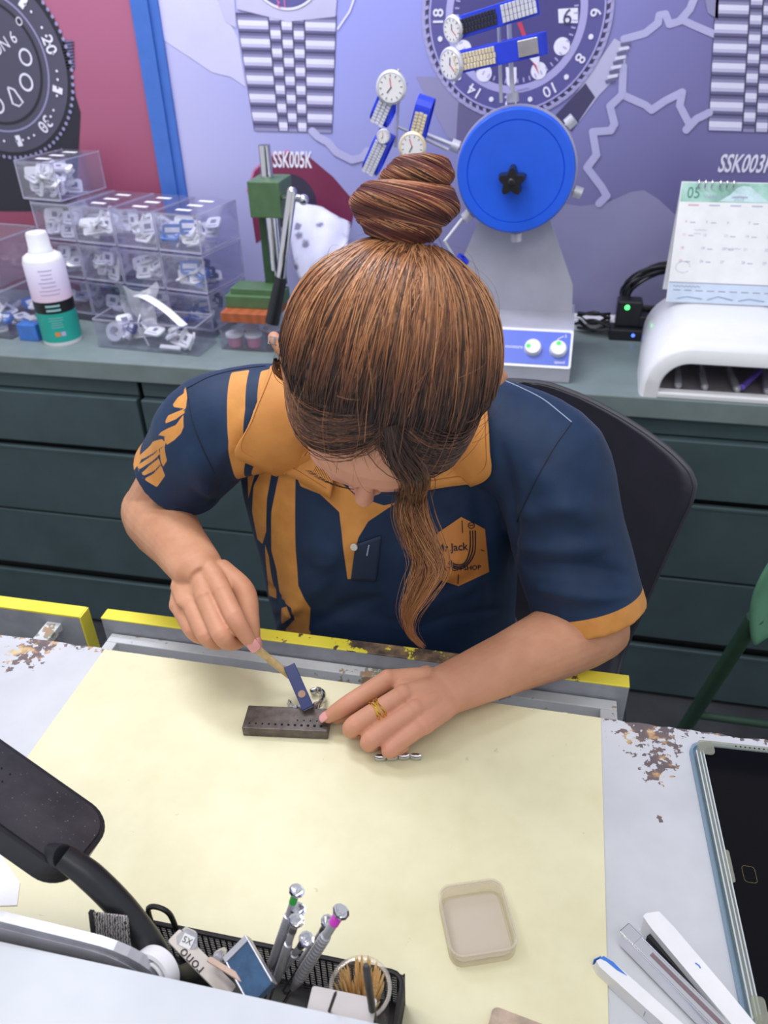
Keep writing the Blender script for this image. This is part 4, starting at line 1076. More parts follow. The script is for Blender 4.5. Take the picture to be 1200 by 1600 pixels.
for kx in (.086, .137):
    b = M(); b.x = pm4; b.lathe([(0, .016), (.015, .016), (.0165, .014), (.018, .0042), (0, .0042)], 28, 0, T(kx, -.002, 0)); kn = b.build('dial_knob', m_whitep, r)
    b = M(); b.x = pm4 @ T(kx, -.002, 0); b.prism(circ(.0045, 16), .016, .0166, 0, T(-.009 if kx < .1 else 0, .0 if kx < .1 else .009, 0)); b.build('green_dot', mat('dot_green_glow', (60, 210, 90), .4, var=0, emit=((60, 220, 90), .5)), kn)  # green dot on the knob, given a weak glow of its own
# upright plate
YP = 1.70
outl = [py(x, y, YP) for x, y in ((748, 345), (860, 345), (895, 446), (893, 520), (705, 525), (708, 440))]
b = M(); b.prism([(p[0]-MX, p[2]) for p in outl], 0, .012, 0, T(0, YP-1.66+.012, 0) @ RX(PI/2)); b.build('upright_plate', m_wgrey, r, bevel=.002)
YD = 1.625
dc = py(805, 270, YD); rd = (py(898, 270, YD)[0] - py(712, 270, YD)[0])/2
dx, dz = dc[0]-MX, dc[2]
dm = T(dx, YD-1.66, dz) @ RX(PI/2)       # local z toward the viewer side (-Y)
b = M(); b.lathe([(0, 0), (rd*.805, 0), (rd*.815, -.0022), (rd*.825, .0004), (rd*.965, .0004), (rd*.995, -.003), (rd, -.008), (rd, -.014), (0, -.014)], 64, 0, dm); b.build('disc', m_wblue, r)
b = M(); b.lathe([(0, -.0145), (rd*1.025, -.0145), (rd*1.03, -.022), (rd*.95, -.026), (0, -.026)], 64, 0, dm); b.build('disc_back_plate', m_wgrey, r)
b = M(); b.lathe([(0, -.0265), (rd*.98, -.0265), (rd*.96, -.055), (rd*.55, -.062), (0, -.062)], 48, 0, dm); b.build('hub_drum', mat('drum_blue', (66, 96, 190), .35, var=.03), r)
star = []
for i in range(60):
    a = PI/2 + 2*PI*i/60; star.append(((.0225 + .0055*math.cos(5*(a-PI/2)))*math.cos(a), (.0225 + .0055*math.cos(5*(a-PI/2)))*math.sin(a)))
kd = py(800, 283, YD-.02); kdm = T(kd[0]-MX, YD-1.66, kd[2]) @ RX(PI/2)
b = M(); b.prism(star, .008, .034, 0, kdm, True, [(x*.9, y*.9) for x, y in star]); b.lathe([(.012, .0), (.012, .01)], 20, 0, kdm); b.lathe([(0, .0365), (.006, .0365), (.0075, .034)], 18, 0, kdm); b.build('star_knob', m_blackp, r, bevel=.002, seg=3)
m_arm = mat('arm_metal', (206, 206, 216), .35, .25, var=.04)
def arm_end(a, L): return np.array((dx + (rd+L)*math.cos(a), YD-1.66-.0+.030, dz + (rd+L)*math.sin(a)))
for deg, L in ((-18, .022), (42, .018), (-86, .018), (97, .135), (161, .085), (224, .035)):
    a = math.radians(deg); p0, p1 = arm_end(a, -.03), arm_end(a, L); u = (p1-p0)/np.linalg.norm(p1-p0)
    b = M(); b.tube([p0, p1], .0042, 12); ar = b.build('arm', m_arm, r)
    k0 = arm_end(a, .014); b = M(); b.tube([k0 - u*.008, k0 + u*.008], .0115, 16); b.build('clamp_nut', m_arm, ar)
# blue strap holders on two of the arms (parts of the machine)
m_hold = mat('holder_blue', (34, 62, 216), .35, var=.04)
def holder(pa, pb, wid, th_, name='watch_cushion'):
    """an open blue oval cushion from pa to pb"""
    pa, pb = np.array(pa), np.array(pb); d = pb-pa; L = np.linalg.norm(d); fr = frame((pa+pb)/2 - np.array((MX, 1.66, 0)), d, (0, -1, 0) if abs(d[1]) < .8*L else (0, 0, 1))
    b = M(); b.x = fr; o, i = rrect(L, th_, th_*.45, 6), rrect(L-.010, th_-.010, th_*.40, 6)
    n = len(o); vs = [(x, y, z) for z in (-wid/2, wid/2) for x, y in o] + [(x, y, z) for z in (-wid/2, wid/2) for x, y in i]
    fs = []
    for k in range(n):
        j = (k+1) % n; fs += [(k, j, n+j, n+k), (2*n+j, 2*n+k, 3*n+k, 3*n+j), (n+k, n+j, 3*n+j, 3*n+k), (j, k, 2*n+k, 2*n+j)]
    b.add(vs, fs, 0); b.build(name, m_hold, r, bevel=.001); return fr, L
YH = 1.60
hA = (py(712, 98, YH), py(856, 66, YH)); hB = (py(715, 44, YH), py(842, 4, YH))
fA, LA = holder(hA[0], hA[1], .034, .05); fB, LB = holder(hB[0], hB[1], .034, .05)
hC = (py(604, 170, YH), py(618, 120, YH)); hD = (py(582, 262, YH), py(606, 205, YH)); hE = (py(640, 240, YH), py(668, 158, YH)); 
fC, LC = holder(py(592, 192, YH), py(622, 122, YH), .036, .05); fD, LD = holder(py(578, 268, YH), py(606, 206, YH), .032, .05); fE, LE = holder(py(648, 228, YH), py(668, 150, YH), .030, .045)
b = M()
for p, q in ((py(783, 160, YD), py(779, 20, 1.61)), (py(700, 234, YD), py(618, 196, 1.61)), (py(618, 230, 1.61), py(622, 160, 1.61)), (py(722, 342, YD+.02), py(694, 378, 1.62)), (py(694, 376, 1.62), py(712, 406, 1.62))):
    b = M(); b.tube([np.array(p)-np.array((MX, 1.66, 0)), np.array(q)-np.array((MX, 1.66, 0))], .0032, 10); b.build('holder_rod', m_arm, r)
fF, LF = holder(py(688, 402, 1.62), py(704, 404, 1.62), .02, .03); fG, LG = holder(py(712, 402, 1.62), py(728, 416, 1.62), .02, .03)
# watches on the cushions: each one a thing
m_dialw = mat('dial_white', (236, 234, 236), .3, var=.02)
OFF = T(MX, 1.66, 0)
def watch(fr, L, th_, x, w, strap, label, rad, face='side', dial=m_dialw, x0=None, x1=None, hand=(200, 60, 70), bez=None):
    bez = bez or m_wsteel; m4 = OFF @ fr
    r = thing('wrist_watch', label, 'watch', m4, 'watches on the winding machine')
    # strap pieces lie over the near face of the cushion
    x0 = -L/2 if x0 is None else x0; x1 = L/2 if x1 is None else x1
    y = th_/2 + .0015
    if strap:
        b = M(); n = max(4, int((x1-x0)/.0052))
        for i in range(n):
            xx = x0 + (x1-x0)*(i+.5)/n
            for k in (-1, 0, 1): b.box((xx + (.0013 if k == 0 else 0), y, k*w*.30), ((x1-x0)/n*.86, .003, w*.27))
        b.build('strap', strap, r, bevel=.0004, seg=1)
    xf = {'end': T(-L/2 - .003, .012, 0) @ RZ(-.95) @ RY(-PI/2), 'top': T(x, y + .002, 0) @ RX(-PI/2)}[face]
    b = M(); b.lathe([(0, 0), (rad*.95, 0), (rad, .002), (rad, .006), (rad*.86, .0085), (rad*.80, .0080), (0, .0080)], 32, 0, xf); b.build('case', bez, r)
    b = M(); b.lathe([(0, .0084), (rad*.80, .0084)], 32, 0, xf)
    for i in range(12): b.x = xf @ RZ(i*PI/6); b.box((rad*.68, 0, .0087), (rad*.14, rad*.05, .0003), 1)
    b.x = xf @ RZ(.6); b.box((rad*.25, 0, .0088), (rad*.6, rad*.06, .0003), 2); b.x = xf @ RZ(2.9); b.box((rad*.18, 0, .0088), (rad*.45, rad*.08, .0003), 1)
    b.build('dial', [dial, mat('dial_mark', (90, 90, 100), .4, var=0), mat('hand_red', hand, .4, var=0)], r)
    b = M(); b.x = xf; b.cyl((rad*.98, 0, .004), (rad*1.14, 0, .004), rad*.09, 10); b.build('crown', bez, r)
m_gold = mat('gold_steel', (236, 222, 188), .3, .35, var=.06)
m_wsteel = mat('watch_steel', (226, 226, 236), .28, .4, var=.05)
m_blackstrap = mat('strap_black', (34, 34, 40), .5, var=.1)
watch(fA, LA, .05, 0, .030, m_gold, 'watch with an expanding gold and steel band on the lower top cushion', .027, 'end', x0=-LA/2, x1=-LA*.05)
b = M(); b.x = OFF @ fA; b.box((LA*.30, .0275, 0), (.034, .003, .026)); tag(b.build('strap_buckle', m_steel, bevel=.001), 'steel buckle plate at the right end of the lower top cushion', 'buckle')
watch(fB, LB, .05, 0, .026, m_blackstrap, 'watch with a black leather strap and pale dial on the upper cushion', .022, 'end', x0=-LB/2+.004, x1=0)
b = M(); b.x = OFF @ fB
for i in range(9):
    for k in (-1, 0, 1): b.box((.012 + i*.0065, .0272, k*.009), (.0056, .003, .0085))
tag(b.build('watch_bracelet', m_wsteel, bevel=.0004, seg=1), 'steel bracelet end on the right half of the upper cushion', 'bracelet')
watch(fC, LC, .05, LC*.34, .028, m_wsteel, 'white dialled steel watch at the upper left of the machine', .028, 'top', x0=-LC/2, x1=LC*.12)
watch(fE, LE, .045, -LE*.46, .026, m_gold, 'two tone gold watch beside the knot of hair', .026, 'top', x0=-LE*.25, x1=LE*.2, bez=m_gold)
watch(fD, LD, .05, LD*.46, .026, m_wsteel, 'steel bracelet watch turned sideways at the far left cushion', .013, 'top', x0=-LD/2, x1=LD*.3)
# pale cord over the upright plate
b = M(); b.tube(smooth_path([py(760, 509, 1.693), py(800, 510, 1.693), py(850, 504, 1.693), py(900, 496, 1.70), py(915, 505, 1.75)], 6), .0024, 8); tag(b.build('thin_power_lead', m_whitep), 'thin white power lead across the foot of the winding machine', 'lead')

# ================================================================ counter, right: power things, arched lamp, calendar
b = M(); b.box((.10, 1.865, .014), (.17, .05, .028)); r_ = b.build('power_strip', m_whitep, bevel=.004); tag(r_, 'white power strip along the wall behind the adapter', 'power strip')
r = thing('power_adapter', 'black power adapter with a glowing green light on the counter', 'adapter', (.178, 1.825, 0))
b = M(); b.box((0, .0, .013), (.085, .06, .026)); b.build('plug_base', m_blackp, r, bevel=.003)
b = M(); b.box((-.004, .008, .056), (.055, .04, .060)); b.build('adapter_body', m_blackp, r, bevel=.004)
b = M(); b.box((.030, .004, .040), (.020, .036, .026)); b.build('plug', m_blackp, r, bevel=.003)
b = M(); b.lathe([(0, .001), (.0035, .001), (.0055, 0)], 16, 0, T(-.010, -.0125, .072) @ RX(PI/2)); b.build('green_light', mat('led_green_bright', (60, 240, 80), .3, var=0, emit=((60, 255, 90), 5)), r)
b = M(); b.lathe([(0, .001), (.003, .001), (.004, 0)], 16, 0, T(.010, -.0305, .014) @ RX(PI/2)); b.build('blue_light', mat('led_blue', (60, 90, 240), .3, var=0, emit=((70, 100, 255), 3)), r)
m_cable = mat('cable_black', (22, 22, 26), .4, var=0)
rc = random.Random(4); b = M()
for k in range(9):
    c = np.array((.232 + .01*rc.random(), 1.87, .095)); ph = rc.uniform(0, 6); P = []
    for i in range(25):
        a = ph + 2*PI*i/24; P.append(c + np.array(((.062+.012*k/5)*math.cos(a), .012*math.sin(2*a+k) + .012*(k/5-.5), (.042 + .008*(k % 3))*math.sin(a) + .012*math.cos(a))))
    b.tube(P, .0036, 8)
tag(b.build('cable_coil', m_cable), 'coiled black cables between the adapter and the calendar', 'cable')
b = M()
for k in range(7):
    p = np.array((.055 + .012*rc.random(), 1.83 + .02*rc.random(), .012 + .006*k)); q = np.array((.135, 1.81 + .012*k*.5, .020 + .004*k)); mid = (p+q)/2 + np.array((0, -.01, .018*math.sin(k*2.1)))
    b.tube(smooth_path([p, mid, q], 6), .0036, 8)
tag(b.build('cable_bundle', m_cable), 'knotted black cables between the winding machine and the adapter', 'cable')

# arched white lamp unit
m_uv = mat('uv_white', (240, 240, 243), .28, var=.01, coat=.3)
UX0, UX1, UY0, UY1, UH = .186, .515, 1.497, 1.80, .128
r = thing('arched_lamp', 'white arched nail lamp unit on the counter under the calendar', 'lamp unit', ((UX0+UX1)/2, UY0, 0))
def arch(w, h, rad, n=10):
    pts = [(-w/2, 0)] + [(-w/2+rad*(1-math.cos(a)), h-rad+rad*math.sin(a)) for a in np.linspace(0, PI/2, n)] + [(w/2-rad*(1-math.sin(a)), h-rad+rad*math.cos(a)) for a in np.linspace(0, PI/2, n)] + [(w/2, 0)]
    return pts
W_ = UX1-UX0
rows = [(arch(W_*.78, .072, .052), .06), (arch(W_*.78, .072, .052), .004), (arch(W_*.80, .075, .054), .0), (arch(W_*.95, UH*.78, .080), .0), (arch(W_*.985, UH*.84, .086), .006), (arch(W_, UH*.90, .088), .02), (arch(W_*.98, UH*.97, .088), .12), (arch(W_*.93, UH*1.0, .088), .2), (arch(W_*.88, UH*.96, .085), UY1-UY0-.02), (arch(W_*.84, UH*.88, .08), UY1-UY0)]
b = M(); n = len(rows[0][0]); vs = [(x, y, z) for pts, y in rows for x, z in pts]
fs = [(k*n+i, k*n+i+1, (k+1)*n+i+1, (k+1)*n+i) for k in range(len(rows)-1) for i in range(n-1)]
b.add(vs, fs, 0, True); b.add(vs, [tuple(range((len(rows)-1)*n, len(rows)*n))], 0)
b.build('housing', m_uv, r)
b = M(); b.box((0, .012, .006), (W_*.80, .024, .012)); b.build('front_sill', m_uv, r, bevel=.003)
b = M(); b.box((0, .16, .004), (W_*.80, .27, .006)); b.box((0, .28, .04), (W_*.78, .006, .07)); b.build('inner_tray', mat('tray_mirror', (150, 144, 150), .25, .2, var=.1, vscale=15), r)
b = M()
for x, a in ((-.09, .35), (-.04, .1), (.02, -.2), (.075, .5)): b.tube([(x, .03, .016), (x + .02*a, .12, .020)], .008, 12, round_end=True)
b.build('glow_tube', clear_mat('tube_glass', (236, 232, 246), .3, .35, .05), r)
b = M(); b.tube([(.028, .03, .02), (.072, .10, .028)], .006, 12); b.build('violet_tube', mat('tube_violet', (120, 96, 200), .2, .3, var=0), r)

# desk calendar on top of it
CL, CT = np.array((.2315, 1.690, UH + .001)), np.array((.2375, 1.765, .349))
CWD = .27
r = thing('desk_calendar', 'white ring bound desk calendar with a green header leaning on the arched lamp', 'calendar', tuple(CL))
up = CT - CL; chh = np.linalg.norm(up)
fr = frame(np.zeros(3), (1, 0, 0), up)            # local x right, y up the page, z toward the viewer or away
zs = 1 if fr.col[2][1] < 0 else -1
def cz(k): return zs*(.0012 + .0003*k)
b = M(); b.x = fr; b.box((CWD/2, chh/2, 0), (CWD, chh, .0018)); b.box((CWD/2-.002, chh/2, zs*.0012), (CWD-.004, chh-.004, .0008)); page = b
b = M(); q = np.array((0, .095, .0)); e0 = fr @ Vector((0, chh, -zs*.002)); 
foot = np.array((0, .085, 0)); b.add([tuple(e0), tuple(np.array(e0)+np.array((CWD, 0, 0))), tuple(foot+np.array((CWD, 0, 0))), tuple(foot)], [(0, 1, 2, 3)], 0); o_ = b.build('easel_leaf', m_paper, r); so = o_.modifiers.new('t', 'SOLIDIFY'); so.thickness = .0015
t = NT('calendar_header'); t.color(t.ramp(t.noise(22, 4), [(.3, (132, 176, 160)), (.5, (158, 206, 190)), (.72, (196, 226, 220))])); t.set(Roughness=.5)
b = M(); b.x = fr; b.box((CWD/2, chh*.915, cz(1)), (CWD-.003, chh*.155, .0003)); hd = b.build('header', t.m, r)
b = M(); b.x = fr; b.poly([(.095, chh*.90, cz(2)), (.105, chh*.955, cz(2)), (.118, chh*.972, cz(2)), (.130, chh*.965, cz(2)), (.15, chh*.90, cz(2)), (.17, chh*.845, cz(2)), (.075, chh*.845, cz(2))], 0); b.build('mountain_print', mat('print_mountain', (206, 232, 236), .5, var=.06, vscale=60), hd)
b = page; b.x = fr
def txt(s, x, y, size, m=0, sx=1, k=3): b.text(s, size, m + 1, T(x, y, cz(k)) if zs > 0 else T(x, y, cz(k)), sx)
txt('05', .025, chh*.868, .030, 0, .85)
b.stroke([(.044 + .0016*i, chh*(.885 + .014*math.sin(i*1.7)*(1 if i % 5 else .2))) for i in range(26)], .0011, lambda x, y: (x, y, cz(3)), 2)
txt('MAY', .062, chh*.862, .007, 1, 1); b.stroke([(.098, chh*.878), (.112, chh*.884), (.128, chh*.880)], .003, lambda x, y: (x, y, cz(3)), 2); txt('2025', .112, chh*.852, .010, 1)
for c in range(6): b.box((.028 + c*.040, chh*.812, cz(2)), (.020, .0022, .0003), 3 if c == 0 else 2)
for w_, days in enumerate(((None, None, None, None, 1, 2), (4, 5, 6, 7, 8, 9), (11, 12, 13, 14, 15, 16), (18, 19, 20, 21, 22, 23), (25, 26, 27, 28, 29, 30))):
    yy = chh*(.775 - .108*w_)
    for c, d in enumerate(days):
        if d: txt(str(d), .018 + c*.040, yy, .0072, 2 if c == 0 else 1)
        if d and (c + w_) % 3: b.box((.031 + c*.040, yy + .001, cz(2)), (.010, .0016, .0003), 2)
for x0_, x1_, yy in ((.036, .060, .61), (.036, .05, .58), (.10, .13, .465)): b.stroke([(x0_ + (x1_-x0_)*i/8, chh*yy + .0012*math.sin(i*2.4)) for i in range(9)], .0009, lambda x, y: (x, y, cz(2)), 2)
b.tube([np.array((.024 + .014*math.cos(a), chh*.30 + .011*math.sin(a), cz(2))) for a in np.linspace(0, 5.6, 18)], .0004, 5, 2)
b.build('page', [m_paper, mat('print_green', (70, 140, 120), .5, var=0), mat('print_greyblue', (176, 178, 204), .5, var=0), mat('print_rose', (220, 160, 176), .5, var=0)], r)
b = M(); b.x = fr; b.box((CWD/2, chh*.085, cz(1)), (CWD-.003, chh*.165, .0003), 0); b.box((CWD/2, chh*.170, cz(1.5)), (CWD-.003, .0018, .0004), 1)
b.stroke([(.010 + .0028*i, chh*.138 + .0018*math.sin(i*2.3)) for i in range(20)], .0015, lambda x, y: (x, y, cz(2)), 1)
for i in range(10): b.box((.018 + i*.022, chh*.105 - 0*i, cz(1.5)), (.014, .002, .0003), 1)
for i in range(4): b.stroke([(.02 + .06*i, chh*.03), (.04 + .06*i, chh*(.05 + .01*(i % 2))), (.07 + .06*i, chh*.035)], .003, lambda x, y: (x, y, cz(1.5)), 2)
b.build('footer_strip', [mat('print_paleblue', (206, 220, 240), .5, var=.03), mat('print_slate', (150, 152, 176), .5, var=0), mat('print_skyline', (190, 210, 236), .5, var=0)], r)
for i in range(6):
    x = .032 + .0125*i + (.003 if i > 2 else 0)
    b = M(); b.x = fr; b.tube([np.array((x + .002*math.cos(a)*0, chh - .004 + .0085*math.sin(a), zs*(.001 + .0085*math.cos(a)))) for a in np.linspace(-1.2, 4.2, 16)], .0017, 8); b.build('binding_ring', m_steel, r)
# ================================================================ the person
from mathutils.bvhtree import BVHTree

def remesh(b, voxel, iters=4, fac=.5):
    me = bpy.data.meshes.new('r'); me.from_pydata(b.v, [], b.f); me.update()
    o = bpy.data.objects.new('r', me); COL.objects.link(o)
    m = o.modifiers.new('r', 'REMESH'); m.mode = 'VOXEL'; m.voxel_size = voxel
    if iters: s = o.modifiers.new('s', 'SMOOTH'); s.factor = fac; s.iterations = iters
    dg = bpy.context.evaluated_depsgraph_get(); dg.update()
    out = bpy.data.meshes.new_from_object(o.evaluated_get(dg))
    bpy.data.objects.remove(o); bpy.data.meshes.remove(me)
    return out
def mesh_np(me):
    n = len(me.vertices); v = np.empty(3*n, np.float32); me.vertices.foreach_get('co', v); v = v.reshape(n, 3).astype(float)
    k = np.empty(3*n, np.float32); me.vertex_normals.foreach_get('vector', k); return v, k.reshape(n, 3).astype(float)
def bvh_of(me): return BVHTree.FromPolygons([v.co[:] for v in me.vertices], [p.vertices[:] for p in me.polygons])
def attr(me, name, vals):
    a = me.attributes.new(name, 'FLOAT', 'POINT'); a.data.foreach_set('value', np.asarray(vals, np.float32))
def smoothstep(a, b, x): t = np.clip((x-a)/(b-a), 0, 1); return t*t*(3-2*t)
def unit(v): v = np.array(v, float); return v/np.linalg.norm(v)
def put(name, me, mats, parent):
    for q in (mats if isinstance(mats, (list, tuple)) else [mats]): me.materials.append(q)
    me.name = name; me.polygons.foreach_set('use_smooth', [True]*len(me.polygons))
    o = bpy.data.objects.new(name, me); COL.objects.link(o)
    if parent is not None: o.parent = parent
    return o
NX = None
# ---- joints
SH_R, SH_L = pd(345, 655, .965), pd(848, 700, .935)
EL_R, WR_R = pd(240, 800, 1.085), pd(306, 886, .918)
EL_L, WR_L = np.array((.088, .768, .022)), pz(706, 1074, .042)
NECK = pd(602, 590, .955)
# ---- head frame: the crown tips toward the customer, the face looks down at the block
HO = pd(599, 603, .705)
c_ = unit(EYE - HO)
dn = -UPV - c_*np.dot(-UPV, c_); dn = unit(dn); sd_ = np.cross(c_, dn); sd_ = sd_ if np.dot(sd_, RGT) > 0 else -sd_
fh = unit(dn*1.0 - sd_*.16 + c_*.06)
uh = unit(c_ - fh*np.dot(c_, fh) + .05*sd_); uh = unit(uh - fh*np.dot(uh, fh))
rh = np.cross(fh, uh); rh = rh if np.dot(rh, sd_) > 0 else -rh      # toward the picture's right
def hp_(r, f, u): return HO + rh*r + fh*f + uh*u

prof = [(-.118, .062, .022, .016), (-.108, .076, .0, .032), (-.088, .080, -.035, .048), (-.066, .083, -.058, .058), (-.045, .083, -.076, .066), (-.02, .084, -.09, .070), (0, .083, -.098, .073), (.016, .092, -.102, .0755), (.045, .089, -.105, .0765), (.075, .080, -.099, .071), (.098, .062, -.084, .058), (.114, .036, -.060, .038), (.121, .008, -.032, .016)]
b = M(); n = 40; rows = []; vs = []
for u, f1, f0, hw in prof:
    rows.append(len(vs)); cf, hf = (f1+f0)/2, (f1-f0)/2
    for i in range(n):
        a = 2*PI*i/n; ca, sa = math.cos(a), math.sin(a); e = .88
        vs.append(tuple(hp_(hw*math.copysign(abs(ca)**e, ca), cf + hf*math.copysign(abs(sa)**e, sa), u)))
fs = [(a+i, a+(i+1) % n, b2+(i+1) % n, b2+i) for a, b2 in zip(rows[:-1], rows[1:]) for i in range(n)]
fs += [tuple(range(n-1, -1, -1)), tuple(range(rows[-1], rows[-1]+n))]
b.add(vs, fs)
# nose, brow, lips, cheeks, ears
b.tube([hp_(0, .086, .008), hp_(0, .095, -.012), hp_(0, .104, -.030), hp_(0, .100, -.040)], [.006, .0075, .0095, .009], 12, round_end=True)
for s in (-1, 1):
    b.ball(hp_(s*.010, .094, -.037), .0068)
    b.tube([hp_(s*.012, .087, .020), hp_(s*.030, .083, .024), hp_(s*.050, .068, .018)], [.006, .0065, .004], 10, round_end=True)
    b.ball(hp_(s*.036, .064, -.028), .022); b.ball(hp_(s*.032, .072, .002), .0135)
    b.tube([hp_(s*.022, .079, -.066), hp_(s*.010, .086, -.064), hp_(0, .087, -.064)], [.003, .0055, .0055], 8, round_end=True)
    ear = [hp_(s*.074, -.002, -.030), hp_(s*.082, -.008, -.034), hp_(s*.094, -.016, -.018), hp_(s*.100, -.024, .006), hp_(s*.098, -.022, .026), hp_(s*.084, -.008, .032), hp_(s*.077, .000, .022)]
    b.tube(smooth_path(ear, 4), .0055, 10, round_end=True)
    b.tube([hp_(s*.072, -.004, -.022), hp_(s*.080, -.010, .0), hp_(s*.078, -.008, .02)], [.010, .012, .010], 10, 0, [.004]*3, up=tuple(rh), round_end=True)
b.tube([hp_(-.006, .084, -.072), hp_(.006, .084, -.072)], .0065, 10, round_end=True); b.ball(hp_(0, .070, -.102), .014)
# neck and upper trunk
b.tube(smooth_path([hp_(0, -.025, .0), hp_(0, -.026, -.055), NECK*.6 + hp_(0, -.02, -.09)*.4, NECK, NECK + np.array((.0, .015, -.05))], 5), lerp_list([.052, .052, .052, .058, .07], 21), 24, 0, lerp_list([.056, .056, .055, .06, .062], 21))
SP = [np.array(p) for p in ((-.180, .905, -.32), (-.184, .90, -.20), (-.190, .885, -.08), (-.196, .880, .02), (-.198, .878, .11), (-.194, .875, .19), (-.189, .868, .245), (-.187, .860, .285))]
b.tube(SP, [.15, .15, .145, .14, .145, .15, .13, .06], 28, 0, [.11, .105, .10, .098, .10, .09, .07, .05], up=(0, -1, 0))
# arms
def arm(S, E, W, r_el, ups):
    mid = E + (W-E)*.33
    b.tube(smooth_path([S, S + (E-S)*.5, E - (E-S)*.06], 4), lerp_list([.050, .048, .043], 9), 24, round_end=True)
    d = W-E
    b.tube(smooth_path([E - d*.02, E + d*.12, E + d*.33, E + d*.62, E + d*.88, W + d*.02], 4), lerp_list([r_el, r_el*1.05, r_el*1.0, r_el*.83, .0325, .0305], 21), 28, 0, lerp_list([r_el, r_el, r_el*.95, r_el*.76, .0265, .0235], 21), up=ups, round_end=True)
# hands: wrist, knuckles and finger joints one by one
def hand(W, fingers, thumb, rad, pad_n, S=1.0):
    mc = np.mean([f[0] for f in fingers], axis=0)
    for i, f in enumerate(fingers):
        st = W + (f[0]-mc)*.42 - pad_n*.002
        b.tube(smooth_path([st - (f[0]-st)*.10, st*.5 + f[0]*.5 + pad_n*.001, f[0]], 4), lerp_list([.0125, .0128, .0112], 9), 14, 0, lerp_list([.0135, .0125, .0108], 9), up=tuple(pad_n), round_end=True)
        if i < 3: 
            g = fingers[i+1]; m_ = (f[0]+g[0])/2; b.tube([W, (W+m_)/2, m_*.86 + W*.14], [.013, .0115, .0095], 12, round_end=True)
        k = len(f); P = smooth_path(f, 6)
        b.tube(P, lerp_list([rad[i]*1.06, rad[i]*1.0, rad[i]*.86, rad[i]*.66][:k], len(P)), 16, round_end=True)
        b.ball(f[0] + pad_n*.0012, rad[i]*1.08); b.ball(f[1], rad[i]*1.03)
    P = smooth_path(thumb, 6)
    b.tube(P, lerp_list([.015, .0135, .0105, .0075], len(P)), 16, round_end=True)
    b.tube([W, W*.4 + thumb[1]*.6], [.017, .0135], 14, round_end=True)
    # web and heel of the palm
    b.tube([W*.85 + mc*.15 - pad_n*.006, W*.45 + mc*.55 - pad_n*.007, W*.12 + mc*.88 - pad_n*.004], [.026, .031, .027], 18, 0, [.012, .012, .009], up=tuple(pad_n), round_end=True)
FL = [[pz(606, 1062, .050), pz(548, 1098, .037), pz(524, 1113, .0275), pz(512, 1121, .0215)],
      [pz(630, 1086, .052), pz(556, 1132, .034), pz(553, 1141, .0165), pz(572, 1143, .0105)],
      [pz(649, 1109, .047), pz(581, 1155, .0285), pz(584, 1161, .014), pz(604, 1157, .0105)],
      [pz(661, 1133, .039), pz(611, 1169, .0225), pz(615, 1172, .0125), pz(632, 1168, .0105)]]
TL = [pz(668, 1060, .034), pz(616, 1080, .024), pz(566, 1104, .017), pz(524, 1121, .0145)]
nL = unit((.05, -.30, .95))
arm(SH_L, EL_L, WR_L, .044, (0, 0, 1))
hand(WR_L, FL, TL, [.0104, .0106, .0102, .0092], nL)
FR = [[pd(347, 924, .876), pd(366, 963, .851), pd(382, 990, .850), pd(394, 1006, .855)],
      [pd(320, 934, .880), pd(345, 990, .850), pd(359, 1004, .858), pd(372, 1005, .871)],
      [pd(297, 942, .890), pd(321, 992, .863), pd(338, 1004, .876), pd(352, 1001, .892)],
      [pd(279, 947, .902), pd(300, 985, .880), pd(318, 997, .894), pd(334, 994, .908)]]
TR = [pd(345, 893, .912), pd(381, 925, .897), pd(391, 967, .883), pd(397, 1004, .880)]
nR = unit(EYE - pd(320, 930, .85))
arm(SH_R, EL_R, WR_R, .043, (0, 0, 1))
hand(WR_R, FR, TR, [.0103, .0105, .0100, .0090], nR)

body_me = remesh(b, .0015, 5)
t = NT('skin'); co = t.co()
n_ = t.noise(28, 4, .6, co); n2 = t.noise(160, 3, .6, co)
pk = t.attr('pink')['Fac']
base = t.ramp(n_, [(.3, (186, 132, 100)), (.7, (204, 151, 118))])
base = t.mix(pk, base, (220, 156, 134)); t.color(base)
t.set(Roughness=.52, Subsurface_Weight=.18, Subsurface_Scale=.6); t.b.inputs['Subsurface Radius'].default_value = (.008, .003, .0018)
t.b.inputs['Specular IOR Level'].default_value = .35
t.bump(t.math('ADD', n2, t.math('MULTIPLY', t.noise(600, 2, .5, co), .5)), .10, .0006)
v, nn = mesh_np(body_me)
pk = np.zeros(len(v))
for F in (FL, FR):
    for f in F:
        for j, w in ((1, .7), (3, .6), (0, .35)): pk = np.maximum(pk, w*np.exp(-((v-f[j])**2).sum(1)/(2*.006**2)))
hl = (v-HO) @ np.stack([rh, fh, uh]).T
face = np.exp(-((hl[:, 2]-0.0)/.11)**2)*smoothstep(.02, .07, hl[:, 1])
attr(body_me, 'pink', np.clip(pk + face*.75, 0, 1))
person = put('person', body_me, t.m, None)
tag(person, 'person in a navy and orange polo shirt bending over the bench with a small hammer', 'person')
body_bvh = bvh_of(body_me)

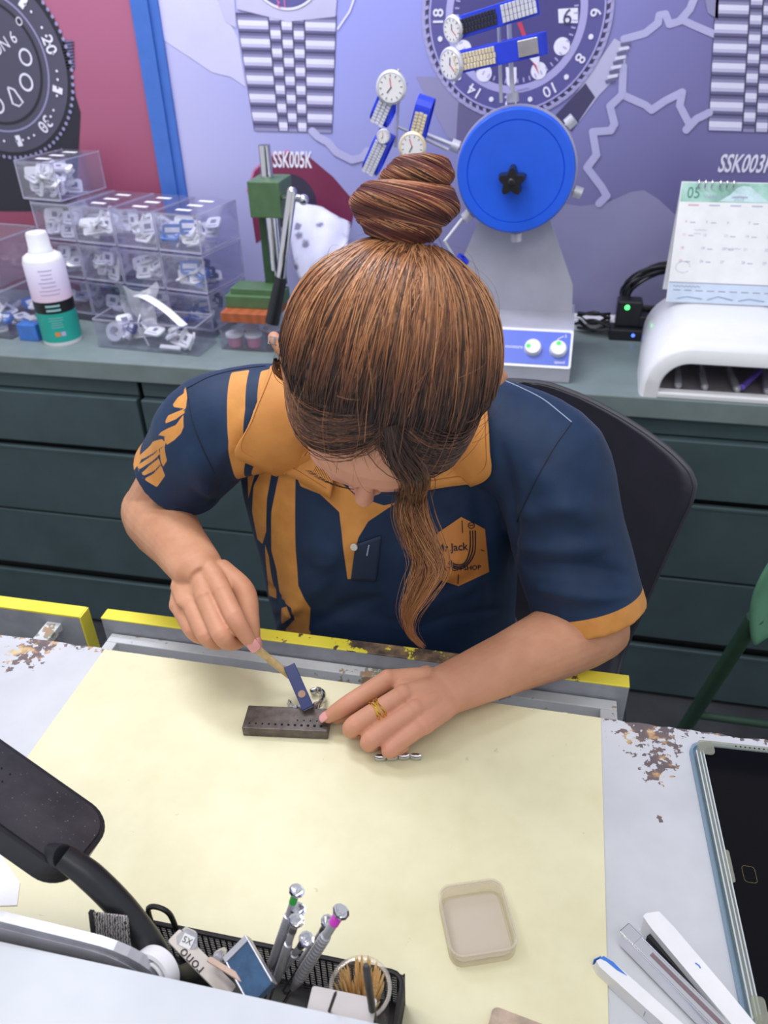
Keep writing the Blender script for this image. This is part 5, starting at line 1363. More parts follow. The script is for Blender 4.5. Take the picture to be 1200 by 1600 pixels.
# ---- shirt: trunk and sleeves as one garment
b = M()
b.tube(smooth_path(SP[:-1] + [np.array((-.186, .856, .278)), np.array((-.186, .850, .296))], 3), lerp_list([.190, .188, .182, .184, .194, .196, .170, .105, .072], 25), 48, 0, lerp_list([.130, .130, .130, .126, .122, .106, .084, .070, .066], 25), up=(0, -1, 0))
for s in (-1, 1): b.tube([np.array((-.183 + s*.065, .824, .135)), np.array((-.182 + s*.064, .816, .09))], [.055, .062], 20, round_end=True)
def sleeve(S, E, t1, r0, r1, out):
    ax = unit(E-S); L = np.linalg.norm(E-S)*t1
    inner = S + (np.array((-.182, .868, .255))-S)*.55
    pts = [inner, S*.55 + inner*.45 + np.array((0, 0, -.004)), S + ax*.02, S + ax*L*.5, S + ax*L*.82, S + ax*L]
    P = smooth_path(pts, 5); R_ = lerp_list([.06, .066, r0, (r0+r1)/2, r1*.99, r1], len(P))
    P += [S + ax*L, S + ax*(L-.012), S + ax*(L-.035)]; R_ = list(R_) + [r1-.004, r1-.0065, r1-.009]
    b.tube(P, R_, 40, up=out)
TSL, TSR = .95, .60
sleeve(SH_R, EL_R, TSR, .068, .0615, (0, 0, 1)); sleeve(SH_L, EL_L, TSL, .072, .0690, (0, 0, 1))
shirt_me = remesh(b, .0026, 14)
v, nn = mesh_np(shirt_me)
# folds pressed into the cloth: (from, to, width, height)
bv0 = bvh_of(shirt_me)
def on(bv, x, y, off=0.0, far=None):
    d = unit(_ray(x, y)); h = bv.ray_cast(Vector(EYE), Vector(d))
    if h[0] is None: return None
    p = np.array(h[0]); k = np.array(h[1]); k = k if np.dot(k, d) < 0 else -k
    return p + k*off, k
def seg_d(v, p, q): 
    d = q-p; t_ = np.clip(((v-p) @ d)/(d@d), 0, 1); return np.linalg.norm(v - (p + t_[:, None]*d), axis=1), t_
disp = np.zeros(len(v))
for (x0, y0), (x1, y1), w, h in (((800, 850), (960, 850), .016, .007), ((805, 885), (985, 900), .015, -.008), ((835, 915), (985, 930), .012, .007), ((840, 780), (960, 800), .02, .005), ((790, 800), (900, 790), .015, .004), ((785, 690), (800, 900), .014, -.007), ((830, 720), (900, 800), .020, .004),
                                 ((870, 690), (940, 860), .02, .003), ((330, 800), (290, 700), .016, .005), ((365, 700), (330, 790), .014, -.005), ((300, 760), (370, 830), .012, -.005), ((390, 640), (345, 760), .018, .004),
                                 ((420, 960), (520, 900), .016, .006), ((470, 985), (600, 930), .014, -.005), ((440, 930), (560, 830), .018, .004), ((600, 960), (760, 900), .016, .004), ((630, 990), (790, 950), .014, -.005), ((480, 940), (430, 990), .010, .005), ((400, 900), (470, 970), .010, -.005), ((740, 760), (770, 950), .016, -.004), ((560, 700), (580, 900), .03, .003)):
    bow = np.array((y0-y1, x1-x0))*.06*(1 if h > 0 else -.6)
    line = [on(bv0, x0 + (x1-x0)*q + bow[0]*math.sin(PI*q), y0 + (y1-y0)*q + bow[1]*math.sin(PI*q)) for q in np.linspace(0, 1, 11)]
    dmin = np.full(len(v), 9.0); tq = np.zeros(len(v))
    for i_, (a, c) in enumerate(zip(line[:-1], line[1:])):
        if a is None or c is None or np.linalg.norm(a[0]-c[0]) > .05 or np.linalg.norm(a[0]-c[0]) < 1e-6: continue
        d, t_ = seg_d(v, a[0], c[0]); nearer = d < dmin; dmin = np.where(nearer, d, dmin); tq = np.where(nearer, (i_ + t_)/10, tq)
    taper = np.clip(1.05-(2*tq-1)**2, 0, 1)
    disp += 1.05*h*np.exp(-(dmin/(w*(.35 + .45*taper)))**2)*taper
rng = np.random.default_rng(2)
for _ in range(26):
    k = unit(rng.normal(size=3)*np.array((1, .7, .6))); ph = rng.uniform(0, 6); fq = rng.uniform(35, 90)
    disp += .00035*np.sin(v @ k*fq + ph)
v2 = v + nn*disp[:, None]
shirt_me.vertices.foreach_set('co', v2.astype(np.float32).ravel()); shirt_me.update()
shirt_bvh = bvh_of(shirt_me)
v, nn = mesh_np(shirt_me)

def poly_sd(P, poly):
    """signed distance, positive inside"""
    poly = np.array(poly); x, y = P[:, 0], P[:, 1]; ins = np.zeros(len(P), bool); dm = np.full(len(P), 1e9)
    for i in range(len(poly)):
        a, c = poly[i], poly[(i+1) % len(poly)]; d = c-a
        t_ = np.clip(((x-a[0])*d[0] + (y-a[1])*d[1])/(d@d + 1e-12), 0, 1)
        dm = np.minimum(dm, np.hypot(x-a[0]-t_*d[0], y-a[1]-t_*d[1]))
        cr = ((a[1] > y) != (c[1] > y)) & (x < (c[0]-a[0])*(y-a[1])/(c[1]-a[1] + 1e-12) + a[0]); ins ^= cr
    return np.where(ins, dm, -dm)
# printed stripes: outlines in the flat of the front panel, printed straight through it
nf = unit((.10, -.82, .56)); xf_ = unit(np.cross((0, 0, 1), nf)); xf_ = xf_ if xf_[0] > 0 else -xf_; yf_ = np.cross(nf, xf_); yf_ = yf_ if yf_[2] > 0 else -yf_
O_ = np.array((-.17, .78, .1))
def flat(p): q = np.asarray(p) - O_; return np.stack([q @ xf_, q @ yf_], -1)
def outline(pix, bv=shirt_bvh):
    out = []
    for x, y in pix:
        h = on(bv, x, y)
        if h is not None: out.append(flat(h[0]))
    return out
FV = flat(v); sdm = np.full(len(v), -1.0)
front = (nn @ nf) > -.05
stripes = [[(362, 582), (390, 578), (383, 640), (384, 720), (388, 780), (392, 830), (384, 815), (366, 770), (357, 690)],
           [(408, 580), (424, 576), (440, 640), (404, 660), (402, 620)],
           [(398, 726), (418, 730), (417, 780), (416, 830), (410, 850), (402, 842), (394, 800), (396, 760)],
           [(437, 735), (462, 742), (461, 800), (462, 860), (466, 915), (485, 950), (482, 985), (462, 975), (455, 950), (440, 935), (432, 890), (424, 860), (424, 800), (430, 770)],
           [(391, 845), (402, 862), (414, 850), (420, 870), (424, 900), (432, 935), (420, 930), (408, 900), (400, 878)],
           [(405, 925), (425, 930), (440, 940), (420, 950), (410, 975), (405, 965)],
           [(418, 975), (440, 950), (448, 948), (455, 965), (440, 975), (430, 985)],
           [(445, 985), (460, 968), (478, 975), (486, 990), (470, 995)],
           [(462, 742), (438, 735), (432, 700), (470, 700), (556, 775), (600, 790), (620, 785), (575, 815), (560, 840), (553, 868), (548, 905), (543, 905), (538, 868), (530, 800), (500, 772), (470, 760)]]
for s in stripes:
    o = outline(s)
    if len(o) > 2: sdm = np.where(front, np.maximum(sdm, poly_sd(FV, o)), sdm)
# sleeve pattern on the picture's left sleeve, printed across its outer face
axR = unit(EL_R-SH_R); ns = unit((-.30, -.75, .60)); xs_ = axR; ns = unit(ns - xs_*np.dot(ns, xs_)); ys_ = np.cross(ns, xs_)
def flat2(p): q = np.asarray(p) - SH_R; return np.stack([q @ xs_, q @ ys_], -1)
FV2 = flat2(v); sR = (nn @ ns) > -.25; onR = ((v-SH_R) @ axR > -.06) & (v[:, 0] < -.34)
for s in [[(290, 603), (294, 616), (291, 635), (289, 643), (286, 638), (272, 636), (270, 632), (278, 621), (287, 615)], [(263, 649), (286, 640), (289, 645), (275, 655), (258, 662), (259, 656)], [(287, 648), (287, 667), (283, 677), (272, 688), (261, 695), (256, 686), (259, 682), (247, 680), (252, 675), (275, 664)], [(239, 690), (253, 686), (259, 692), (258, 696), (243, 705), (227, 715), (213, 721), (215, 714), (231, 700)], [(214, 727), (227, 719), (243, 708), (248, 702), (250, 709), (237, 721), (218, 733)], [(221, 739), (234, 727), (248, 716), (251, 725), (240, 736), (225, 743)], [(227, 747), (240, 740), (252, 727), (258, 743), (245, 761), (227, 750)], [(250, 702), (257, 698), (261, 720), (255, 729), (251, 720)], [(195, 730), (212, 714), (215, 730), (220, 743), (227, 752), (196, 752), (194, 743)]]:
    o = [flat2(h[0]) for h in (on(shirt_bvh, x, y) for x, y in s) if h is not None]
    if len(o) > 2: sdm = np.where(sR & onR, np.maximum(sdm, poly_sd(FV2, o)), sdm)
# orange cuffs
axL = unit(EL_L-SH_L)
tL = (v-SH_L) @ axL - np.linalg.norm(EL_L-SH_L)*TSL + .024
rL = np.linalg.norm((v-SH_L) - ((v-SH_L) @ axL)[:, None]*axL, axis=1)
sdm = np.where((rL < .085) & (v[:, 0] > -.02), np.maximum(sdm, tL), sdm)
tR = (v-SH_R) @ axR - np.linalg.norm(EL_R-SH_R)*TSR + .022; rR = np.linalg.norm((v-SH_R) - ((v-SH_R) @ axR)[:, None]*axR, axis=1)
outer = -((v-SH_R) @ ys_ if np.dot(ys_, RGT) > 0 else -((v-SH_R) @ ys_))
sdm = np.where((rR < .085) & (v[:, 0] < -.36), np.maximum(sdm, np.minimum(tR, outer - .012)), sdm)
attr(shirt_me, 'orange', sdm*100)
t = NT('shirt_cloth'); co = t.co()
k = t.math('MULTIPLY_ADD', t.attr('orange')['Fac'], 12.0, .5)
kk = t.n('ShaderNodeClamp'); t.l(k, kk.inputs[0])
navy = t.ramp(t.noise(14, 3, .6, co), [(.3, (19, 39, 68)), (.7, (29, 53, 85))]); org = t.ramp(t.noise(30, 3, .6, co), [(.3, (198, 134, 66)), (.7, (216, 152, 80))])
t.color(t.mix(kk.outputs[0], navy, org)); t.set(Roughness=.62, Sheen_Weight=.06, Sheen_Roughness=.4)
t.b.inputs['Specular IOR Level'].default_value = .3
t.bump(t.math('ADD', t.noise(55, 3, .5, co), t.math('MULTIPLY', t.noise(900, 1, .5, co), .3)), .28, .0012)
shirt = put('polo_shirt', shirt_me, t.m, person); shirt['label'] = 'navy polo shirt with orange stripes'

# seams, placket, crest and collar lie on the cloth
def on_shirt(x, y, off=.001):
    h = on(shirt_bvh, x, y)
    return None if h is None else h[0] if off == 0 else h[0] + h[1]*off
def path_on(pix, off=.0006, sub=5):
    return [q for q in (on_shirt(p[0], p[1], off) for p in smooth_path([np.array((x, y, 0.)) for x, y in pix], sub)) if q is not None]
m_seam = mat('seam_thread', (150, 166, 190), .6, var=0)
m_seamd = mat('seam_fold', (12, 24, 46), .7, var=0)
for pix, m_ in (([(762, 585), (800, 600), (845, 622), (875, 645), (893, 660)], m_seam), ([(893, 660), (868, 695), (845, 735), (825, 775), (808, 815)], m_seamd), ([(292, 607), (330, 588), (375, 577), (415, 572)], m_seamd), ([(292, 607), (298, 650), (312, 690), (335, 740)], m_seamd)):
    b = M(); P = path_on(pix, .0004)
    if len(P) > 3: b.tube(P, .0007, 6); b.build('seam', m_seam if m_ is m_seam else m_seamd, shirt)
m_orange = NT('collar_cloth'); m_orange.color(m_orange.ramp(m_orange.noise(24, 3), [(.3, (198, 132, 62)), (.7, (214, 148, 76))])); m_orange.set(Roughness=.65); m_orange.bump(m_orange.noise(700, 2), .25, .0006); m_orange = m_orange.m
def patch(name, quad, mats, parent, nu=14, nv=14, off=.003, th=.0022, curl=0.0, bv=shirt_bvh, m=0):
    """a piece of cloth laid over the shirt: corners in the picture order top-left, top-right, bottom-right, bottom-left"""
    a, c, d, e = [np.array(q, float) for q in quad]; pts = []
    last = None
    for j in range(nv):
        for i in range(nu):
            u_, v_ = i/(nu-1), j/(nv-1); q = (a*(1-u_) + c*u_)*(1-v_) + (e*(1-u_) + d*u_)*v_
            h = on(bv, q[0], q[1]); 
            if h is None: h = last
            last = h; pts.append(h[0] + h[1]*(off + curl*math.sin(PI*u_)*.5))
    bb = M(); bb.add([tuple(p) for p in pts], [(j*nu+i, j*nu+i+1, (j+1)*nu+i+1, (j+1)*nu+i) for j in range(nv-1) for i in range(nu-1)], m, True)
    o = bb.build(name, mats, parent); s = o.modifiers.new('thickness', 'SOLIDIFY'); s.thickness = th; s.offset = 0
    return o
# collar: leaves running from the neck ring down to their points
def collar(leaf_px, neck_pts, name, label):
    """outer edge given in the picture over the cloth, inner edge standing round the neck"""
    outer = path_on(leaf_px, .0045, 6); n_ = len(outer)
    inner = smooth_path(neck_pts, 8); idx = np.linspace(0, len(inner)-1, n_)
    inn = [np.array([np.interp(q, range(len(inner)), [p[k] for p in inner]) for k in range(3)]) for q in idx]
    bb = M(); nv = 8
    def fn(u_, v_):
        i = u_*(n_-1); i0 = int(min(i, n_-2)); w = i-i0
        o_ = outer[i0]*(1-w) + outer[i0+1]*w; q_ = inn[i0]*(1-w) + inn[i0+1]*w
        p_ = q_ + (o_-q_)*v_ + np.array((0, -.004, .008))*math.sin(PI*v_)**.8*(1-.3*v_)
        h_ = shirt_bvh.find_nearest(Vector(p_)); k_ = np.array(h_[1]); e_ = float(np.dot(p_ - np.array(h_[0]), k_))
        return p_ if e_ > .0075 else np.array(h_[0]) + k_*.0075
    bb.grid(fn, 2*n_, 18); o = bb.build(name, m_orange, shirt, label=label); s = o.modifiers.new('thickness', 'SOLIDIFY'); s.thickness = .0028; s.offset = 0
    st = M(); P = [np.array(fn(u_, .93)) + np.array((0, -.0012, .0014)) for u_ in np.linspace(.02, .98, 40)]; st.tube(P, .0005, 5); st.build('stitching', mat('stitch_orange', (170, 104, 40), .7, var=0), shirt)
    return o
NB = NECK
nr = lambda a, r1=.066, dz=.028, dy=0: NB + np.array((r1*math.sin(a), -r1*math.cos(a) + dy, dz - .012*math.cos(a)))
collar([(424, 582), (405, 628), (385, 668), (367, 704), (400, 722), (440, 738), (462, 742), (520, 776)], [nr(-1.9), nr(-1.5), nr(-1.1), nr(-.75, .064, .02), nr(-.4, .062, .008)], 'collar', 'orange collar leaf on the side with the stripes')
collar([(758, 620), (764, 660), (768, 700), (769, 738), (740, 752), (700, 758), (660, 765), (630, 772)], [nr(1.9), nr(1.5), nr(1.1), nr(.75, .064, .02), nr(.4, .062, .008)], 'collar', 'orange collar leaf on the side with the crest')
# placket
patch('placket', ((556, 850), (596, 836), (588, 908), (549, 905)), mat('placket_navy', (24, 42, 72), .65, var=.08), shirt, 10, 12, .0016, .0012)
b = M(); h = on(shirt_bvh, 554, 853); b.x = frame(h[0] + h[1]*.0036, (1, 0, 0), np.cross(h[1], (1, 0, 0))); b.lathe([(0, -.001), (.0045, -.001), (.0045, .0008), (0, .0012)], 16); b.build('button', mat('button_pearl', (214, 210, 204), .25, var=0), shirt)
b = M(); P = path_on([(577, 850), (574, 866)], .003); b.tube(P, .0009, 6); b.build('buttonhole', m_seam, shirt)
# crest
CRB = [on_shirt(x, y, 0) for x, y in ((713, 862), (757, 862), (713, 820))]
crx = unit(CRB[1]-CRB[0]); cry = unit((CRB[2]-CRB[0]) - crx*np.dot(CRB[2]-CRB[0], crx)); crn = np.cross(crx, cry)
def crest(pix2, off):
    """pix2 in the picture's pixels -> on the cloth"""
    return tuple(on_shirt(pix2[0], pix2[1], off))
hexp = [(720, 807), (757, 826), (763, 893), (716, 915), (665, 896), (684, 832)]
b = M()
ctr = np.mean(np.array(hexp, float), axis=0); rings = []
vs = [crest(ctr, .0014)]; nseg = 6
for k in range(1, 9):
    for i in range(6):
        p, q = np.array(hexp[i], float), np.array(hexp[(i+1) % 6], float)
        for s in range(nseg): z = ctr + ((p + (q-p)*s/nseg) - ctr)*k/8; vs.append(crest(z, .0014))
N6 = 6*nseg; fs = [(0, 1+i, 1+(i+1) % N6) for i in range(N6)]
for k in range(7): fs += [(1+k*N6+i, 1+(k+1)*N6+i, 1+(k+1)*N6+(i+1) % N6, 1+k*N6+(i+1) % N6) for i in range(N6)]
b.add(vs, fs, 0, True)
m_ink = mat('crest_ink', (22, 30, 46), .6, var=0)
to3 = lambda x, y: crest((x, y), .0022)
def jcurve(dx):
    return [(737+dx, 828), (737+dx, 850), (735+dx, 864), (729+dx*.6, 877 + dx*.35), (720, 884 + dx*.75), (709, 883 + dx*.75), (701 - dx*.3, 876 + dx*.6)]
for dx in (-4, 0, 4): b.stroke([tuple(p[:2]) for p in smooth_path([np.array((x, y, 0.)) for x, y in jcurve(dx)], 5)], 1.9, to3, 1)
b.stroke([(735 + 4.6*math.cos(a), 820 + 4.6*math.sin(a)) for a in np.linspace(0, 2*PI, 19)], 1.4, to3, 1); b.stroke([(732, 820), (738, 819.5)], 1.3, to3, 1)
b.stroke([(721, 812), (721, 832)], 1.3, to3, 1); b.stroke([(715, 896), (715, 911)], 1.3, to3, 1); b.stroke([(749, 858), (755, 860)], 1.2, to3, 1); b.stroke([(686, 868), (690, 868)], 1.2, to3, 1)
def crest_text(s, x, y, size, rot, sx):
    vs, fs = text_geo(s, .012); w = max(q[0] for q in vs)
    cr_, sr_ = math.cos(rot), math.sin(rot); out = []
    for q in vs:
        X, Y = (q[0]-w/2)*size*sx, -q[1]*size; out.append(crest((x + X*cr_ - Y*sr_, y + X*sr_ + Y*cr_), .0022))
    b.add(out, fs, 1)
crest_text('Mr.Jack', 706, 860, 17, -.06, .92); crest_text('WATCH SHOP', 715, 890, 9.5, -.05, 1.12)
b.build('crest', [mat('crest_orange', (204, 132, 64), .6, var=.03), m_ink], shirt, label='orange hexagon crest with dark lettering')

# ---- trousers and shoes under the bench
m_tr = mat('trousers_grey', (92, 94, 104), .75, var=.08, vscale=40)
b = M()
b.tube([(-.15, .91, -.19), (-.15, .91, -.27), (-.15, .90, -.33)], [.165, .178, .165], 32, 0, [.122, .132, .12], up=(0, -1, 0), round_end=True)
for s in (-1, 1):
    hx = -.15 + s*.085; kx = -.15 + s*.11
    b.tube(smooth_path([(hx, .90, -.275), (hx + s*.01, .74, -.262), (kx, .52, -.255), (kx, .46, -.30), (kx, .46, -.42), (kx, .48, -.62), (kx, .49, -.735)], 5), lerp_list([.082, .078, .066, .062, .058, .05, .048], 31), 28, round_end=False)
put('trousers', remesh(b, .006, 4), m_tr, person)
for s in (-1, 1):
    kx = -.15 + s*.11; b = M()
    b.tube(smooth_path([(kx, .53, -.765), (kx, .47, -.764), (kx, .38, -.772), (kx, .32, -.780)], 4), lerp_list([.035, .038, .040, .030], 13), 20, 0, lerp_list([.034, .034, .026, .017], 13), up=(0, 0, 1), round_end=True)
    put('shoe', remesh(b, .004, 3), mat('shoe_dark', (40, 40, 46), .5, var=.05), person)

# ---- nails, ring, earring, lashes
m_nail = mat('nail_pink', (226, 160, 156), .22, var=.02, coat=.4)
def nail(base, tip, n_dir, w, l, rad):
    ax = unit(tip-base); n_ = unit(n_dir - ax*np.dot(n_dir, ax)); sd2 = np.cross(ax, n_)
    c = tip + ax*rad*.45; bb = M()
    bb.grid(lambda u_, v_: c + ax*((v_-.62)*l) + sd2*(w*.5*math.sin((u_-.5)*2.0)/math.sin(1.0))*(1-.25*abs(2*v_-1)**3) + n_*(rad*.93*math.cos((u_-.5)*1.5) + .0006 - .0016*max(0, v_-.5)), 11, 11)
    o = bb.build('fingernail', m_nail, person); s = o.modifiers.new('t', 'SOLIDIFY'); s.thickness = .0008; s.offset = 0
nail(FR[0][2], FR[0][3], nR, .0125, .0135, .0068)
nail(TR[2], TR[3], unit(RGT*.8 + nR*.4), .0125, .013, .0078)
nail(FL[0][2], FL[0][3], unit((-.25, -.35, .9)), .0105, .011, .0068)
nail(TL[2], TL[3], unit((-.2, .6, .6)), .012, .012, .0078)
m_goldr = mat('ring_gold', (236, 190, 84), .22, 1.0, var=.03)
rp0 = FL[1][0] + (FL[1][1]-FL[1][0])*.52; ra = unit(FL[1][1]-FL[1][0])
fr = frame(rp0, np.cross(ra, (0, 0, 1)), np.cross(ra, np.cross(ra, (0, 0, 1))))
b = M()
for k, z in enumerate((-.0034, 0, .0034)): b.tube([fr @ Vector((.0116*math.cos(a), .0116*math.sin(a), z + .0010*math.sin(3*a + k*2))) for a in np.linspace(0, 2*PI, 37)], .0013, 8)
b.build('finger_ring', m_goldr, person, label='gold three band ring')
b = M(); e0 = hp_(-.1005, -.020, .034)
for k in (0, 1): b.tube([e0 + rh*(.0045*k) + uh*.0 + np.array(rh)*x + np.array(fh)*y for x, y in ((-.002, -.003), (.002, -.003), (.002, .003), (-.002, .003), (-.002, -.003))], .0007, 6)
b.build('ear_clip', m_steel, person, label='silver square ear clip')
m_lash = mat('lash_black', (26, 20, 20), .6, var=0)
rl = random.Random(8)
for s in (-1, 1):
    b = M()
    for i in range(26):
        x = .014 + .034*i/25; base = hp_(s*x, .087 - .30*(x-.03)**2/.03 - .004*(i/25), .0 - .001*(i/25)); d = fh*.0085 + rh*s*(.004*(i/25) - .001) + uh*(.0015 + .001*rl.random())
        b.tube([base, base + d*.5 - uh*.001, base + d], [.00035, .0003, .0001], 4)
    b.build('eyelashes', m_lash, person)
    b = M()
    for i in range(40):
        x = .012 + .040*rl.random(); base = hp_(s*x, .093 - .012*((x-.01)/.045)**2 + .001, .020 + .006*math.sin((x-.01)*60) + rl.uniform(-.003, .003)); d = rh*s*.006 + uh*.002
        b.tube([base, base + d], [.0004, .00015], 4)
    b.build('eyebrow', mat('brow_brown', (66, 48, 40), .7, var=0), person)
# ================================================================ hair
HS = hp_(0, -.008, .022)
AX = np.stack([rh, fh, uh])
rngh = np.random.default_rng(12)
def dir_of(az, el):
    """azimuth 0 = face, +90 = picture's right; elevation up to the crown"""
    az, el = np.radians(az), np.radians(el)
    return np.stack([np.cos(el)*np.sin(az), np.cos(el)*np.cos(az), np.sin(el)], -1)
EL = np.arange(-50, 91, 5.); AZ = np.arange(-180, 181, 5.)
RT = np.zeros((len(EL), len(AZ)))
for i, e in enumerate(EL):
    for j, a in enumerate(AZ):
        d = dir_of(a, e) @ AX; h = body_bvh.ray_cast(Vector(HS + d*.150), Vector(-d))
        RT[i, j] = h[3] if h[0] is None else (.150 - h[3])
RT = np.clip(RT, .06, .118)
for _ in range(3): RT[1:-1] = (RT[:-2] + RT[1:-1]*2 + RT[2:])/4; RT = (np.roll(RT, 1, 1) + RT*2 + np.roll(RT, -1, 1))/4
RT[:, 0] = RT[:, -1]
def skull(d):
    el = np.degrees(np.arcsin(np.clip(d[..., 2], -1, 1))); az = np.degrees(np.arctan2(d[..., 0], d[..., 1]))
    y = np.clip((el+50)/5, 0, len(EL)-1.001); x = np.clip((az+180)/5, 0, len(AZ)-1.001); i, j = y.astype(int), x.astype(int); fy, fx = y-i, x-j
    return RT[i, j]*(1-fy)*(1-fx) + RT[i+1, j]*fy*(1-fx) + RT[i, j+1]*(1-fy)*fx + RT[i+1, j+1]*fy*fx
HLA = [0, 25, 45, 62, 78, 92, 110, 135, 180]; HLE = [53, 50, 41, 28, 16, 12, 4, -24, -34]
def hairline(az): return np.interp(np.abs(az), HLA, HLE)
def norm(v): return v/np.maximum(np.linalg.norm(v, axis=-1, keepdims=True), 1e-9)
def slerp(a, c, t):
    om = np.arccos(np.clip((a*c).sum(-1, keepdims=True), -1, .99999)); s = np.sin(om)
    return norm((np.sin((1-t)*om)*a + np.sin(t*om)*c)/s)

def strands(name, P, rad, col, m, parent, label=None):
    """one mesh of three-sided strands; P (n, k, 3)"""
    n, k, _ = P.shape
    T_ = np.zeros_like(P); T_[:, 1:-1] = P[:, 2:] - P[:, :-2]; T_[:, 0] = P[:, 1]-P[:, 0]; T_[:, -1] = P[:, -1]-P[:, -2]; T_ = norm(T_)
    ref = norm(np.array((.31, -.62, .72))[None, None] + 0*T_); U = norm(np.cross(T_, ref)); Wv = np.cross(T_, U)
    r = np.broadcast_to(rad, (n, k))[..., None]
    vs = np.stack([P + r*(math.cos(a)*U + math.sin(a)*Wv) for a in (PI/2, PI/2 + 2*PI/3, PI/2 + 4*PI/3)], 2).reshape(-1, 3)
    base = (np.arange(n)[:, None]*k + np.arange(k-1)[None])*3
    q = np.stack([np.stack([base+s, base+(s+1) % 3, base+3+(s+1) % 3, base+3+s], -1) for s in range(3)], 2).reshape(-1, 4)
    me = bpy.data.meshes.new(name); me.vertices.add(len(vs)); me.vertices.foreach_set('co', vs.astype(np.float32).ravel())
    me.loops.add(q.size); me.loops.foreach_set('vertex_index', q.astype(np.int32).ravel())
    me.polygons.add(len(q)); me.polygons.foreach_set('loop_start', np.arange(0, q.size, 4, dtype=np.int32)); me.update(calc_edges=True)
    attr(me, 'tone', np.repeat(np.broadcast_to(col, (n, k)).reshape(-1), 3))
    o = put(name, me, m, parent)
    if label: o['label'] = label
    return o
t = NT('hair_strand')
t.color(t.ramp(t.attr('tone')['Fac'], [(.0, (36, 27, 25)), (.28, (62, 44, 37)), (.5, (118, 76, 53)), (.68, (172, 114, 74)), (.78, (202, 146, 100)), (.88, (140, 72, 54)), (1.0, (104, 50, 44))]))
t.set(Roughness=.38); t.b.inputs['Specular IOR Level'].default_value = .55; t.b.inputs['Anisotropic'].default_value = .5
m_hair = t.m
t = NT('hair_base')
wd = t.n('ShaderNodeVectorMath', operation='DISTANCE'); t.l(t.co(), wd.inputs[0]); w_ = dir_of(-16, 66); wd.inputs[1].default_value = tuple(HS + (w_ @ AX)*skull(w_))
sc = t.math('SUBTRACT', 1.0, t.math('MULTIPLY_ADD', wd.outputs['Value'], 40.0, t.math('MULTIPLY_ADD', t.noise(150, 3), .5, -.25)))
t.color(t.mix(t.n('ShaderNodeClamp').outputs[0] if False else t.math('MAXIMUM', t.math('MINIMUM', sc, .9), 0.0), t.ramp(t.noise(90, 3), [(.3, (52, 40, 36)), (.7, (84, 62, 52))]), (148, 120, 108))); t.set(Roughness=.6); m_cap = t.m
t = NT('bun_base'); t.color(t.ramp(t.noise(60, 3), [(.3, (58, 30, 27)), (.7, (84, 44, 36))])); t.set(Roughness=.5); m_bunbase = t.m

TIE = unit(np.array((.03, -.93, .34)))
WHORL = dir_of(-16, 68)
# soft cap of hair over the scalp
def puff(d):
    return .006 + .010*np.clip(np.abs(d[..., 0])-.45, 0, 1)/.5 + .004*np.clip(-d[..., 1], 0, 1)
b = M(); na, ne = 96, 26
vs = []
for j in range(ne):
    for i in range(na):
        az = -180 + 360*i/na; e0 = hairline(az) + 3 + 2.0*math.sin(az*.7) + 1.5*math.sin(az*1.9); el = e0 + (89.5-e0)*j/(ne-1)
        d = dir_of(az, el); w = min(1, j/8.)
        vs.append(tuple(HS + (d @ AX)*(skull(d) + (.0003*(1-w) + (puff(d)-.0045)*w))))
b.add(vs, [(j*na+i, j*na+(i+1) % na, (j+1)*na+(i+1) % na, (j+1)*na+i) for j in range(ne-1) for i in range(na)], 0, True)
b.add(vs, [tuple(range((ne-1)*na, ne*na))], 0, True)
hair = b.build('hair', m_cap, person, label='brown hair with copper ends pulled back into a knot')

# combed-back strands
n, k = 7000, 15
az = rngh.uniform(-180, 180, n); az[: n*2//3] = rngh.uniform(-120, 120, n*2//3)
hl_ = hairline(az) + 1 + np.where(np.abs(az) < 45, 17*rngh.random(n)**2, rngh.uniform(0, 4, n)); u_ = rngh.random(n)**1.6
el = hl_ + (86-hl_)*u_
ed = dir_of(az, el)
keep = ((ed*TIE).sum(-1) < .985) & (((ed*WHORL).sum(-1) < .985) | (rngh.random(n) < .4))
ed = ed[keep]; n = len(ed); td = norm(TIE + rngh.normal(size=(n, 3))*.055)
tt = np.linspace(0, 1, k)[None, :, None]
D = slerp(ed[:, None], td[:, None], tt)
lift = rngh.uniform(-.0015, .0035, n)[:, None]
clump = np.sin(np.degrees(np.arctan2(ed[:, 0], ed[:, 1]))*.9)[:, None]*.0012
s_ = np.linspace(0, 1, k)[None]
h = puff(D)*smoothstep(-.03, .16, s_) + .0006 + (lift + clump)*np.sin(PI*np.clip(s_*1.05, 0, 1))*1.0
# a narrow parting behind the crown
gap = D[..., 0] - .06; bk_ = np.exp(-((D[..., 1]+.45)/.35)**2)
D = D.copy(); D[..., 0] += .028*np.tanh(gap/.018)*np.exp(-(gap/.06)**2)*bk_; D = norm(D)
wob = rngh.normal(size=(n, 1, 3))*.006*np.sin(PI*tt)*np.sin(tt*7 + rngh.uniform(0, 6, (n, 1, 1)))
D = norm(D + wob)
P = HS + (D @ AX)*(skull(D) + h)[..., None]
fpos = D[..., 1]*.095
rnd_ = rngh.normal(size=(n, 1))
az_ = np.arctan2(ed[:, 0], ed[:, 1]); str_ = (.10*np.sin(az_*41 + 1) + .11*np.sin(az_*23 + 2.2) + .07*np.sin(az_*67))[:, None]
tone = .17 + .53*smoothstep(.045, -.035, fpos + rnd_*.018) + .10*rnd_ + str_ - .14*smoothstep(.6, .98, np.abs(D[..., 0]))
tone = np.clip(np.where(rngh.random((n, 1)) < .2, tone-.3, tone), .02, .80)
rad = (rngh.uniform(.00030, .00052, n)[:, None])*np.interp(s_, [0, .08, .9, 1], [.5, 1, 1, .8])
strands('combed_strands', P, rad, tone, m_hair, hair)

